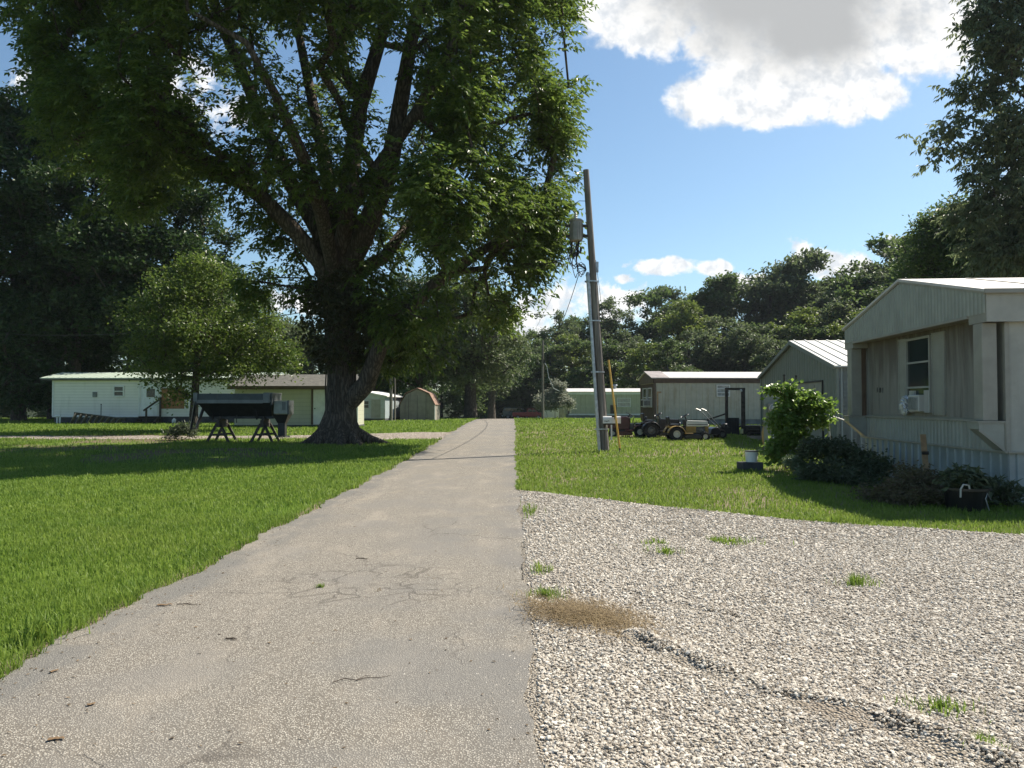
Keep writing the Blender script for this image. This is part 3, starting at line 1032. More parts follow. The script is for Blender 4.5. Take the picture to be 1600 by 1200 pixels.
    tag(f, 'shiny crumpled plastic film wadded beside the window air conditioner', 'plastic film')
    f.matrix_world = mw @ Matrix.Translation((-.11, 3.52, 1.58))
    return r


near_trailer()

# ---- metal garage
M['garage'] = mat('sage_metal_siding', (0.185, 0.215, 0.19), .5, .1, var=.06, stain=.15)
M['garage_pale'] = mat('pale_metal_siding', (0.32, 0.36, 0.355), .5, .1, var=.06)
M['garage_roof'] = mat('pale_metal_roof', (0.62, 0.61, 0.57), .5, .0, var=.06, nscale=1)


def garage():
    r = place('garage', 'sage green metal garage with a pale standing seam roof', 'garage', 10.58, 25.0, -4.4)
    W, L = 10.0, 12.0; ez, pz = 2.82, 4.02
    gz_ = lambda y: ez + (pz - ez) * (1 - abs(y - W / 2) / (W / 2))
    w = MB(); w.prism([(0, -.3), (W, -.3), (W, ez), (W / 2, pz), (0, ez)], .02, L, 'x')
    w.build('wall', M['garage_pale'], r)
    f = MB(); f.ribs((.015, W, 0), (0, -1, 0), W - 6.05, -.3, 3, (-1, 0, 0), .3, .02, .06, lambda t: gz_(W - t))
    f.ribs((.015, 1.45, 0), (0, -1, 0), 1.45, -.3, 3, (-1, 0, 0), .3, .02, .06, lambda t: gz_(1.45 - t))
    f.ribs((.015, 6.05, 0), (0, -1, 0), 4.6, 2.38, 3, (-1, 0, 0), .3, .02, .06, lambda t: gz_(6.05 - t))
    f.build('gable_siding', M['garage'], r)
    s = MB(); s.ribs((0, -.0, 0), (1, 0, 0), L, -.3, ez, (0, -1, 0), .3, .02, .06)
    s.build('side_siding', M['garage_pale'], r)
    ro = MB()
    ro.prism([(-.18, ez - .03), (-.18, ez + .02), (W / 2, pz + .06), (W + .18, ez + .02), (W + .18, ez - .03), (W / 2, pz + .01)], -.12, L + .1, 'x')
    for k in range(28):
        x = .05 + k * .42
        ro.bar((x, -.18, ez + .035), (x, W / 2, pz + .075), .05, .035)
    ro.build('roof', M['garage_roof'], r)
    tr = MB()
    for y0, y1 in ((-.05, W / 2), (W + .05, W / 2)):
        tr.bar((-.09, y0, gz_(max(0, min(W, y0))) - .03), (-.09, y1, pz - .03), .09, .13)
    tr.build('rake_trim', M['garage'], r)
    each('corner_trim', M['garage'], r, [(-.03, .05, -.05, .04, -.3, ez), (-.03, .05, W - .04, W + .05, -.3, ez)])
    d = MB(); d.box(.0, .018, 1.45, 6.05, -.3, 2.36)
    for k in range(4):
        for j in range(6): d.box(-.014, .0, 1.52 + j * .76, 1.52 + j * .76 + .66, .06 + k * .58, .06 + k * .58 + .48)
    d.build('garage_door', M['pale_metal'], r)
    ft = MB(); ft.box(-.03, .012, 1.38, 1.45, -.3, 2.42); ft.box(-.03, .012, 6.05, 6.12, -.3, 2.42); ft.box(-.03, .012, 1.45, 6.05, 2.36, 2.42)
    ft.build('door_trim', M['black'], r)


garage()

# ---- brown trimmed trailer behind the tractors
M['cream_wall'] = mat('cream_ribbed_wall', (0.44, 0.42, 0.335), .55, var=.08, stain=.65, stain_col=(.24, .19, .10), stain_scale=(2.5, 2.5, .3))
M['roof_brown'] = mat('brown_grey_roof', (0.27, 0.235, 0.225), .6, var=.25, nscale=2, stain=.5, stain_col=(.5, .47, .46), stain_scale=(.8, 2, 1))
M['grey_skirt'] = mat('grey_skirting', (0.20, 0.205, 0.20), .7, var=.2)
M['green_wall'] = mat('pale_green_wall', (0.42, 0.40, 0.29), .55, var=.08, stain=.35, stain_col=(.25, .23, .13))


def ridge_trailer(label, x, y, rot, L, W, wz0, wz1, ez, rz, mwall, mtrim, mroof, mskirt, name='mobile_home', ribbed=.3):
    """long low trailer home whose long side faces the camera; origin at its near left corner"""
    r = place(name, label, 'mobile home', x, y, rot)
    w = MB(); w.prism([(0, wz0), (W, wz0), (W, ez - .02), (W / 2, rz - .06), (0, ez - .02)], 0.0, L, 'x')
    w.build('wall', mwall, r)
    p = MB(); p.ribs((.0, -.004, 0), (1, 0, 0), L, wz0, wz1, (0, -1, 0), ribbed, .022, ribbed * .25)
    p.build('wall_panel', mwall, r)
    f = MB(); f.box(-.1, L + .1, -.06, -.006, wz1, ez - .01)
    f.prism([(-.06, wz1), (W + .06, wz1), (W + .06, ez - .01), (W / 2, rz - .05), (-.06, ez - .01)], -.1, -.004, 'x')
    f.build('fascia', mtrim, r)
    ro = MB(); ro.prism([(-.16, ez - .02), (-.16, ez + .03), (W / 2, rz), (W + .16, ez + .03), (W + .16, ez - .02), (W / 2, rz - .05)], -.2, L + .2, 'x')
    ro.build('roof', mroof, r)
    s = MB(); s.box(.08, L - .05, .06, W - .05, -.5, wz0 - .002)
    s.build('skirting', mskirt, r)
    each('corner_trim', mtrim, r, [(-.03, .09, -.03, .09, wz0, wz1), (-.03, .09, W - .09, W + .03, wz0, wz1)])
    return r


bt = ridge_trailer('cream ribbed mobile home with dark brown fascia and end wall behind the tractors', 8.9, 48.0, 1.7, 13.5, 4.3, .36, 2.63, 2.93, 3.42, M['cream_wall'], M['brown_trim'], M['roof_white'], M['grey_skirt'], ribbed=.36)
e = MB(); e.ribs((-.005, 4.2, 0), (0, -1, 0), 4.1, .36, 2.6, (-1, 0, 0), .25, .02, .05)
e.build('end_wall', M['brown_trim'], bt)
sash_window(bt, 'x', .5, 1.7, 1.1, 2.35, -.03, 2)
sash_window(bt, 'x', 2.1, 3.3, 1.1, 2.35, -.03, 2)
sash_window(bt, 'y', 3.9, 4.75, 1.78, 2.52, -.03, 3, glass=M['pale_glass'])
sash_window(bt, 'y', 7.05, 7.5, 1.42, 2.5, -.03, 2)
v = MB(); v.box(2.35, 2.72, -.05, -.028, 2.2, 2.42)
for k in range(4): v.box(2.37, 2.70, -.06, -.051, 2.22 + k * .05, 2.25 + k * .05)
v.build('vent', M['cream_wall'], bt)
br = MB(); br.box(.14, .24, -.05, -.028, .4, 2.1); br.box(.24, .42, -.05, -.028, 2.0, 2.1)
br.build('corner_board', M['wood_tan'], bt)
g = MB(); g.prism([(-.17, 2.945), (2.15, 3.44), (2.15, 3.46), (-.17, 2.965)], -.22, .9, 'x')
g.build('roof_patch', M['roof_brown'], bt)
ac = place('air_conditioner', 'small white air conditioner sticking out of the brown end wall of the cream mobile home', 'air conditioner', 8.9, 48, 1.7)
ac.location = (8.60, 49.1, G(8.6, 49.1) + 1.12)
c = MB(); c.box(-.30, .25, -.38, .38, 0, .48); c.build('case', M['ac_white'], ac, bevel=.02)
c = MB()
for k in range(7): c.box(-.318, -.301, -.32 + k * .095, -.32 + k * .095 + .05, .06, .42)
c.build('grille', M['black'], ac)
c = MB()
for k in range(5): c.box(-.25 + k * .08, -.25 + k * .08 + .04, -.396, -.381, .1, .38)
c.build('side_louvre', M['black'], ac)

ct = ridge_trailer('long pale green mobile home with a white roof far behind the leaning pole', 5.5, 75.0, 1.0, 13.0, 4.2, .45, 2.38, 2.62, 3.02, M['green_wall'], M['trim_white'], M['roof_white'], M['grey_skirt'], ribbed=.5)
cb = MB(); cb.box(-.05, .1, -.05, .1, .45, 2.36); cb.build('corner_board', M['brown_trim'], ct)
cb = MB(); cb.box(0, 13, -.05, -.026, .36, .5); cb.build('lower_rail', M['trim_white'], ct)
sash_window(ct, 'y', 4.75, 6.1, 1.15, 2.05, -.03, 2, glass=M['pale_glass'])
dd = MB(); dd.box(4.1, 4.7, -.06, -.03, .5, 1.35); dd.build('door', M['wood_dark'], ct)
vv = MB(); vv.cyl((4.9, 2.1, 2.9), (4.9, 2.1, 3.3), .15); vv.cyl((4.9, 2.1, 3.3), (4.9, 2.1, 3.42), .26, .2); vv.build('roof_vent', M['steel'], ct)

# small white shed with a lean-to behind the silver bush
sh = place('storage_shed', 'small white shed mostly hidden behind the silvery bush', 'shed', 3.35, 82.0, 2)
w = MB(); w.box(0, 2.5, 0, 2.6, -.5, 1.95); w.build('wall', M['white'], sh)
w = MB(); w.prism([(-.2, 2.0), (2.8, 2.25), (2.8, 2.33), (-.2, 2.08)], -.2, 2.8, 'x'); w.build('roof', M['roof_white'], sh)
w = MB(); w.box(1.7, 2.35, -.03, -.002, .0, 1.75); w.build('door', M['pale_metal'], sh)

# ---- white mobile home on the left
M['lap_white'] = lap_mat('white_lap_siding', (0.86, 0.83, 0.79), .19, .18)
M['lap_cream'] = lap_mat('cream_lap_siding', (0.56, 0.55, 0.43), .24, .2)
M['roof_green'] = mat('pale_green_metal_roof', (0.38, 0.44, 0.37), .5, .1, var=.1)
M['shingle'] = mat('grey_shingle', (0.11, 0.105, 0.09), .9, var=.25, nscale=5, bump=.6, bscale=18)
M['block'] = mat('dark_block_skirt', (0.06, 0.06, 0.065), .85, var=.3, nscale=4)


def white_home():
    r = place('mobile_home', 'long white lap sided mobile home with a pale green metal roof and boarded window', 'mobile home', -30.5, 51.0, 0)
    L, W = 14.5, 4.4
    w = MB(); w.prism([(0, .46), (W, .46), (W, 3.0), (W / 2, 3.36), (0, 3.0)], 0, L, 'x'); w.build('wall', M['lap_white'], r)
    s = MB(); s.box(.08, L - .08, .06, W - .06, -.5, .458); s.build('skirting', M['block'], r)
    ro = MB(); ro.prism([(-.3, 2.97), (-.3, 3.02), (W / 2, 3.48), (W + .3, 3.02), (W + .3, 2.97), (W / 2, 3.43)], -.7, L + .4, 'x')
    for k in range(38): ro.bar((-.6 + k * .41, -.3, 3.03), (-.6 + k * .41, W / 2, 3.49), .04, .03)
    ro.build('roof', M['roof_green'], r)
    f = MB(); f.box(-.6, L + .3, -.29, -.25, 2.86, 2.966); f.build('fascia', M['shingle'], r)
    each('corner_trim', M['trim_white'], r, [(-.03, .09, -.03, .02, .5, 2.86)])
    each('door_trim', M['trim_white'], r, [(5.72, 5.80, -.03, -.002, .46, 2.86), (7.06, 7.14, -.03, -.002, .46, 2.86)])
    each('lower_trim', M['trim_white'], r, [(0, 5.7, -.04, -.002, .42, .5)])
    v = MB(); v.box(2.66, 2.96, -.04, -.002, 1.75, 2.1)
    for k in range(3): v.box(2.68, 2.94, -.06, -.041, 1.78 + k * .1, 1.85 + k * .1)
    v.build('vent', M['grey_skirt'], r)
    sash_window(r, 'y', 4.05, 4.75, 1.78, 2.5, -.002, 2, fw=.07)
    d = MB(); d.box(5.86, 7.0, -.035, -.002, .5, 2.7)
    do = d.build('door', M['white'], r)
    p = MB(); p.box(6.25, 6.8, -.05, -.036, 1.75, 2.3); p.build('pane', M['glass'], do)
    b = MB(); b.box(7.25, 8.75, -.06, -.003, .98, 2.35); b.build('boarded_window', M['plywood'], r)
    tr = MB(); tr.box(7.2, 8.8, -.05, -.003, .9, .978); tr.build('window_sill', M['trim_white'], r)


white_home()


def porch_steps():
    r = place('porch_steps', 'dark wooden porch steps with a handrail below the white door', 'steps', -24.6, 50.9, 0)
    s = MB()
    for k in range(3): s.box(.0 - k * .0, 1.3, -.9 + k * .3, -.6 + k * .3, .14 + k * .15, .18 + k * .15)
    s.box(.0, 1.3, 0.0, .08, .4, .47)
    s.build('tread', M['wood_dark'], r)
    for x in (.05, 1.25):
        q = MB(); q.prism([(-.9, -.2), (.06, -.2), (.06, .42), (-.3, .42), (-.9, .1)], x - .03, x + .03, 'x'); q.build('stringer', M['wood_dark'], r)
    for x, y, z in ((.78, -.85, .95), (1.32, -.05, 1.75)):
        p = MB(); p.box(x - .05, x + .05, y - .05, y + .05, -.2, z); p.build('post', M['wood_dark'], r)
    h = MB(); h.bar((.6, -.87, .86), (1.32, -.1, 1.62), .05, .11); h.build('handrail', M['wood_dark'], r)


porch_steps()


def lap_garage():
    r = place('garage', 'low cream lap sided garage with a grey shingle roof behind the salt spreader', 'garage', -16.25, 45.0, 0)
    L, W = 7.2, 2.0
    w = MB(); w.prism([(0, .12), (W, .12), (W, 3.05), (0, 2.4)], 0, L, 'x'); w.build('wall', M['lap_cream'], r)
    b = MB(); b.box(-.04, L + .04, -.04, W, -.5, .12); b.build('foundation', M['block'], r)
    ro = MB(); ro.prism([(-.35, 2.28), (-.35, 2.36), (W + .1, 3.16), (W + .1, 3.08)], -.3, L + .2, 'x'); ro.build('roof', M['shingle'], r)
    f = MB(); f.box(-.3, L + .2, -.38, -.352, 2.2, 2.4); f.build('fascia', M['brown_trim'], r)
    d = MB(); d.box(4.62, 5.35, -.045, -.002, .16, 2.18); do = d.build('door', M['white'], r)
    k = MB(); k.lathe((4.72, -.07, 1.08), [(.001, -.03), (.035, -.02), (.035, .02), (.001, .03)], 'y', 10); k.build('handle', M['black'], do)
    t = MB(); t.box(4.5, 4.615, -.06, -.002, .14, 2.27); t.box(5.355, 5.42, -.05, -.002, .14, 2.27); t.build('door_frame', M['brown_trim'], r)
    c = MB(); c.box(L - .22, L + .03, -.03, .03, .1, 2.3); c.build('corner_trim', M['trim_white'], r)


lap_garage()


def gable_cabin():
    r = place('camper', 'small blue grey camper trailer with a shallow gabled end beyond the big trunk', 'camper', -13.2, 58.0, -6)
    W = 3.7
    m = mat('blue_grey_aluminium', (0.40, 0.46, 0.48), .45, .2, var=.08, stain=.3)
    w = MB(); w.prism([(0, .2), (W, .2), (W, 1.85), (W * .5, 2.2), (0, 1.95)], 0, 6, 'y'); w.build('wall', m, r)
    ro = MB(); ro.prism([(-.1, 1.95), (W * .5, 2.22), (W + .2, 1.82), (W + .2, 1.9), (W * .5, 2.3), (-.1, 2.03)], -.2, 6.1, 'y'); ro.build('roof', M['trim_white'], r)
    b = MB(); b.box(0, W, .01, 6, -.5, .2); b.build('skirting', M['block'], r)
    sash_window(r, 'y', 1.9, 2.5, .95, 1.55, -.002, 2, mframe=m)
    d = MB(); d.box(2.65, 3.35, -.03, -.002, .25, 1.62); d.build('door', M['pale_metal'], r)
    s = MB()
    for z in (.55, .9, 1.62): s.box(.02, W - .02, -.022, -.004, z, z + .04)
    s.build('trim_strip', M['steel'], r)


gable_cabin()

wp = place('house', 'sunlit white house seen in slivers left of the gambrel shed', 'house', -12.9, 66.0, 10)
w = MB(); w.prism([(0, -.5), (2.9, -.5), (2.9, 1.9), (1.45, 2.4), (0, 1.9)], 0, 4, 'y'); w.build('wall', M['lap_white'], wp)
w = MB(); w.prism([(-.2, 1.8), (1.45, 2.42), (3.1, 1.8), (3.1, 1.9), (1.45, 2.52), (-.2, 1.9)], -.3, 4.3, 'y'); w.build('roof', M['shingle'], wp)
sash_window(wp, 'y', 1.5, 2.1, .9, 1.8, -.002, 2)

M['shed_wall'] = mat('weathered_plywood', (0.24, 0.22, 0.18), .85, var=.12, stain=.7, stain_col=(.09, .08, .065), stain_scale=(4, 4, .25))
M['rust_roof'] = mat('rusty_shed_roof', (0.22, 0.13, 0.09), .8, var=.3, nscale=4)


def barn_shed():
    r = place('barn_shed', 'weathered grey gambrel roofed storage shed beside the asphalt drive', 'shed', -8.75, 60.0, -2)
    W, D = 2.72, 3.0
    prof = [(0, .0), (W, .0), (W, 1.25), (W * .83, 2.05), (W * .5, 2.45), (W * .17, 2.05), (0, 1.25)]
    w = MB(); w.prism(prof, 0, D, 'y'); w.build('wall', M['shed_wall'], r)
    s = MB()
    for k in range(1, 4): s.box(W * k / 4 - .012, W * k / 4 + .012, -.012, -.001, .02, 2.0)
    s.build('batten', M['wood_dark'], r)
    o = [(W + .06, 1.2), (W * .83 + .05, 2.08), (W * .5, 2.5), (W * .17 - .05, 2.08), (-.06, 1.2)]
    ro = MB()
    for a, b in zip(o[:-1], o[1:]):
        ro.add([(a[0], -.12, a[1]), (b[0], -.12, b[1]), (b[0], D + .1, b[1]), (a[0], D + .1, a[1]),
                (a[0], -.12, a[1] + .06), (b[0], -.12, b[1] + .06), (b[0], D + .1, b[1] + .06), (a[0], D + .1, a[1] + .06)],
               [(0, 1, 2, 3), (7, 6, 5, 4), (0, 4, 5, 1), (2, 6, 7, 3), (1, 5, 6, 2), (3, 7, 4, 0)])
    ro.build('roof', M['rust_roof'], r)
    b = MB(); b.box(-.03, W + .03, -.03, D + .03, -.3, .0); b.build('skid', M['wood_dark'], r)
    t = MB(); t.box(W - .02, W + .03, -.03, .08, .0, 1.22); t.build('corner_trim', M['trim_white'], r)


barn_shed()
# ------------------------------------------------------------------ pole, wires, mailbox
def sag_line(name, label, a, b, sag, r, cat='power line', n=28, group=None):
    a, b = Vector(a), Vector(b)
    pts = []
    for k in range(n + 1):
        t = k / n
        p = a.lerp(b, t); p.z -= sag * 4 * t * (1 - t)
        pts.append(p - a)
    m = MB(); m.tube(pts, r, 6)
    o = m.build(name, M['wire'], fix=False); o.location = a
    return tag(o, label, cat, group)


PB = Vector((3.1, 25.6, G(3.1, 25.6)))
PT = Vector((2.5, 25.75, 9.52))


def pole_at(z):
    return PB.lerp(PT, (z - PB.z) / (PT.z - PB.z))


def utility_pole():
    r = thing('utility_pole', 'leaning weathered wooden utility pole with a grey conduit on its side in the right lawn', 'utility pole', PB)
    p = MB(); ax = PT - PB
    p.tube([ax * t for t in (-.03, .0, .3, .6, .85, 1.0)], [.145, .14, .13, .118, .108, .10], 18)
    p.build('shaft', M['pole'], r, smooth=False)
    off = Vector((-.19, -.06, 0))
    c = MB(); c.tube([off + ax * t for t in (-.01, .3, .62)], .062, 12)
    c.tube([off + ax * .62, off + ax * .62 + Vector((0, 0, .12))], [.08, .045], 12)
    c.build('conduit', M['steel'], r, smooth=False)
    for t in (.08, .28, .46, .6):
        q = ax * t
        k = MB(); k.lathe((0, 0, 0), [(.222, -.022), (.23, -.022), (.23, .022), (.222, .022)], 'z', 20)
        k.v = [(q.x - .075 + v[0], q.y - .03 + v[1] * .7, q.z + v[2]) for v in k.v]
        k.build('strap', M['steel'], r)
    g = MB(); q = ax * .66
    g.box(q.x + .10, q.x + .2, q.y - .05, q.y + .05, q.z - .25, q.z + .1)
    g.build('clamp', M['steel'], r)
    w = MB(); w.tube([ax * t + Vector((.135 - .03 * t, -.04, 0)) for t in (.02, .3, .6)], .01, 6); w.build('ground_wire', M['wire'], r)


utility_pole()


def transformer():
    c = pole_at(7.48)
    x = c.x - .47
    r = thing('transformer', 'grey can shaped transformer bracketed high on the leaning pole', 'transformer', (x, c.y - .05, 7.08))
    can = MB(); can.lathe((0, 0, 0), [(.001, .0), (.19, .0), (.215, .03), (.215, .66), (.235, .67), (.235, .70), (.19, .74), (.001, .77)], 'z', 24, closed=False)
    can.build('tank', M['steel_dirty'], r, smooth=False)
    fins = MB()
    for k in range(7):
        a = pi + k * pi / 6
        fins.bar((cos(a) * .21, sin(a) * .21, .08), (cos(a) * .21, sin(a) * .21, .6), .02, .05, (cos(a), sin(a), 0))
    fins.build('cooling_rib', M['steel_dirty'], r)
    for z in (.52, .18):
        b = MB(); b.box(-.36, .50, -.03, .03, z - .045, z + .045); b.build('bracket', M['wood_dark'], r)
    bu = MB(); bu.lathe((-.02, 0, .77), [(.001, -.03), (.07, 0), (.045, .05), (.065, .08), (.04, .12), (.055, .15), (.02, .22), (.001, .23)], 'z', 14, closed=False)
    bu.build('bushing', M['ac_white'], r)
    j = MB(); j.tube([(-.02, 0, .98), (-.12, -.05, 1.02), (-.10, -.05, 1.22), (.1, -.03, 1.36), (.43, 0, 1.36)], .010, 6); j.build('jumper', M['wire'], r)
    rnd = random.Random(4)
    for k in range(9):
        a = rnd.uniform(-.2, .14); m = MB()
        x1 = rnd.uniform(-.05, .33); dp = rnd.uniform(.6, 1.5)
        pts = [(a, rnd.uniform(-.1, .1), .02), (a - .04, 0, -.25), (a - .12 + rnd.uniform(-.03, .06), -.05, -.3 - dp * .35), (a + (x1 - a) * .4, -.08, -.35 - dp * .62), (x1 + .05, -.05, -.3 - dp * .55), (.33, -.02, -.95)]
        q = []
        for i in range(len(pts) - 1):       # rounded path
            p0, p1, p2, p3 = [Vector(pts[max(0, min(len(pts) - 1, i + o))]) for o in (-1, 0, 1, 2)]
            for t in (0, .33, .66): q.append(.5 * ((2 * p1) + (-p0 + p2) * t + (2 * p0 - 5 * p1 + 4 * p2 - p3) * t * t + (-p0 + 3 * p1 - 3 * p2 + p3) * t ** 3))
        q.append(Vector(pts[-1]))
        m.tube(q, rnd.uniform(.010, .019), 7); m.build('lead_wire', M['wire'], r)
    for x_, z in ((-.16, -.34), (-.05, -.42), (.06, -.38), (.14, -.3), (.0, -.2), (-.1, -.5)):
        m = MB(); m.tube([(x_, -.04, z + .11), (x_ + .01, -.05, z), (x_ - .01, -.04, z - .12)], [.02, .045, .02], 8); m.build('connector', M['black'], r)


M['steel_dirty'] = mat('dirty_grey_tank', (0.25, 0.24, 0.205), .5, .3, var=.15, stain=.8, stain_col=(.12, .09, .06), stain_scale=(9, 9, .8))
transformer()
sag_line('power_line', 'thick service cable running from the leaning pole leftward behind the big tree', (1.98, 25.55, 6.5), (-37, 54, 6.7), 1.1, .016, group=None, n=44)
sag_line('power_line', 'twisted service cable from the leaning pole back to the far thin pole', (2.25, 25.6, 6.0), (2.58, 64, 6.75), 1.0, .014)
sag_line('power_line', 'thin wire from the transformer running back beyond the treeline', (1.95, 25.6, 6.5), (1.2, 96, 9.0), .6, .008)

gr = thing('guy_wire', 'slanting guy wire with a yellow plastic guard beside the leaning pole', 'guy wire', (3.52, 25.0, G(3.52, 25)))
tv = Vector(pole_at(6.45)) + Vector((.12, -.02, 0)) - gr.location
m = MB(); m.tube([Vector((0, 0, -.05)), tv], .008, 6); m.build('wire', M['wire'], gr)
M['guard'] = mat('yellow_guard', (0.62, 0.36, 0.06), .45, var=.15, stain=.3)
k1 = tv * (.16 / tv.z); k2 = tv * (3.05 / tv.z)
m = MB(); m.tube([k1, k2], .034, 10); m.build('guard_sleeve', M['guard'], gr)
m = MB(); m.tube([Vector((0, 0, -.2)), k1], .03, 8); m.tube([Vector((0, 0, -.02)), Vector((0, 0, .07))], .05, 10); m.build('anchor', M['black'], gr)

M['mailbox'] = mat('white_mailbox_metal', (0.66, 0.66, 0.64), .4, .1, var=.06, stain=.3)
mr = thing('mailbox', 'white metal mailbox with black scrawled lettering mounted on the leaning pole', 'mailbox', (3.28, 25.36, .98))
prof = [(-.085, 0), (.085, 0), (.085, .15)] + [(.085 * cos(a), .15 + .085 * sin(a)) for a in np.linspace(0, pi, 9)[1:-1]] + [(-.085, .15)]
m = MB(); m.prism(prof, -.28, .28, 'x'); m.build('box', M['mailbox'], mr)
d = MB(); d.prism([(a * 1.06, b * 1.03 - .004) for a, b in prof], .281, .30, 'x'); d.build('door', M['mailbox'], mr)
fl = MB(); fl.box(.08, .095, -.098, -.088, .13, .22); fl.box(.0, .095, -.098, -.088, .2, .25); fl.build('flag', M['black'], mr)
sc = MB()       # scrawl
rnd = random.Random(2)
px_ = -.23
for k in range(9):
    w_ = rnd.uniform(.012, .022); h = rnd.uniform(.022, .045)
    sc.bar((px_, -.0875, .055 + rnd.uniform(-.01, .01)), (px_ + rnd.uniform(-.01, .014), -.0875, .055 + h), .003, .009, (1, 0, 0))
    sc.bar((px_, -.0877, .055 + h * rnd.random()), (px_ + w_, -.0877, .055 + h * rnd.random()), .003, .008)
    px_ += w_
sc.build('lettering', M['black'], mr)
m = MB(); m.box(-.2, .25, -.03, .03, -.05, -.002); m.box(-.25, -.19, .05, .3, -.12, -.02); m.box(-.25, -.19, -.05, .05, -.05, -.003); m.build('bracket', M['wood_dark'], mr)
m = MB(); m.box(-.03, .02, -.05, -.02, -.55, -.051); m.build('support_strip', M['mailbox'], mr)

fp = thing('utility_pole', 'thin far utility pole standing in front of the silvery bush', 'utility pole', (2.56, 64, G(2.56, 64)))
m = MB(); m.tube([(0, 0, -.3), (0, 0, 3.5), (.02, 0, 6.6)], [.12, .105, .09], 10); m.build('shaft', M['pole'], fp)
m = MB(); m.tube([(.05, -.1, 4.9), (.35, -.1, 4.4), (.5, -.1, 3.5), (.9, -.1, 2.6), (1.4, -.1, 2.35)], .03, 6); m.build('drop_cable', M['steel'], fp)
m = MB(); m.box(.06, .2, -.13, .0, 4.7, 5.0); m.build('bracket', M['black'], fp)
for px, d_, h, l in ((611, 57, 5.2, 'bare wooden post nearer the big trunk, left of the gambrel shed'), (617, 57.5, 6.4, 'thinner taller post close to the gambrel shed wall')):
    q = at(px, 600, d_)
    o = thing('wooden_post', l, 'post', (q.x, d_, G(q.x, d_)))
    m = MB(); m.tube([(0, 0, -.2), (.0, 0, h * .5), (.05, 0, h)], [.12 if h < 6 else .07, .11 if h < 6 else .06, .1 if h < 6 else .05], 10); m.build('shaft', M['pole'], o)
    m = MB(); m.tube([(0, 0, h), (0, 0, h + .06)], [.11 if h < 6 else .06, .04], 10); m.build('cap', M['black'], o)

# ------------------------------------------------------------------ garden tractors
M['yellow'] = mat('faded_yellow_paint', (0.33, 0.21, 0.055), .45, var=.15, stain=.35, stain_col=(.14, .08, .03), nscale=6)
M['cream_paint'] = mat('cream_white_paint', (0.66, 0.65, 0.58), .35, var=.08, stain=.2)
M['red'] = mat('dull_red_paint', (0.07, 0.011, 0.010), .35, var=.2, nscale=5)
M['gloss_black'] = mat('worn_black_paint', (0.03, 0.03, 0.032), .35, var=.3)
M['engine'] = mat('engine_grey', (0.16, 0.16, 0.155), .5, .5, var=.4, nscale=14)
M['rim_cream'] = mat('cream_rim', (0.55, 0.52, 0.43), .45, var=.1)


def wheel(parent, x, y, r, w, rimm, hub=.5):
    t = MB(); rr = r * hub
    pr = [(rr, -w * .42), (r * .86, -w * .5), (r * .97, -w * .38), (r, -w * .2), (r, w * .2), (r * .97, w * .38), (r * .86, w * .5), (rr, w * .42)]
    t.lathe((0, 0, 0), pr, 'y', 26)
    for k in range(18):
        a = 2 * pi * k / 18
        for s in (-1, 1):
            t.bar((cos(a) * r * .995, s * .02 * 0 + s * w * .08, sin(a) * r * .995), (cos(a + .16) * r * .985, s * w * .42, sin(a + .16) * r * .985), .018, .03, (cos(a), 0, sin(a)))
    o = t.build('wheel', M['rubber'], parent); o.location = (x, y, r)
    q = MB(); q.lathe((0, 0, 0), [(.001, -w * .2), (rr * .35, -w * .26), (rr * .8, -w * .16), (rr * .92, -w * .44), (rr * 1.02, -w * .44), (rr * 1.02, w * .44), (rr * .92, w * .44), (rr * .8, w * .16), (rr * .35, w * .26), (.001, w * .2)], 'y', 22, closed=False)
    q.build('rim', rimm, o)
    return o


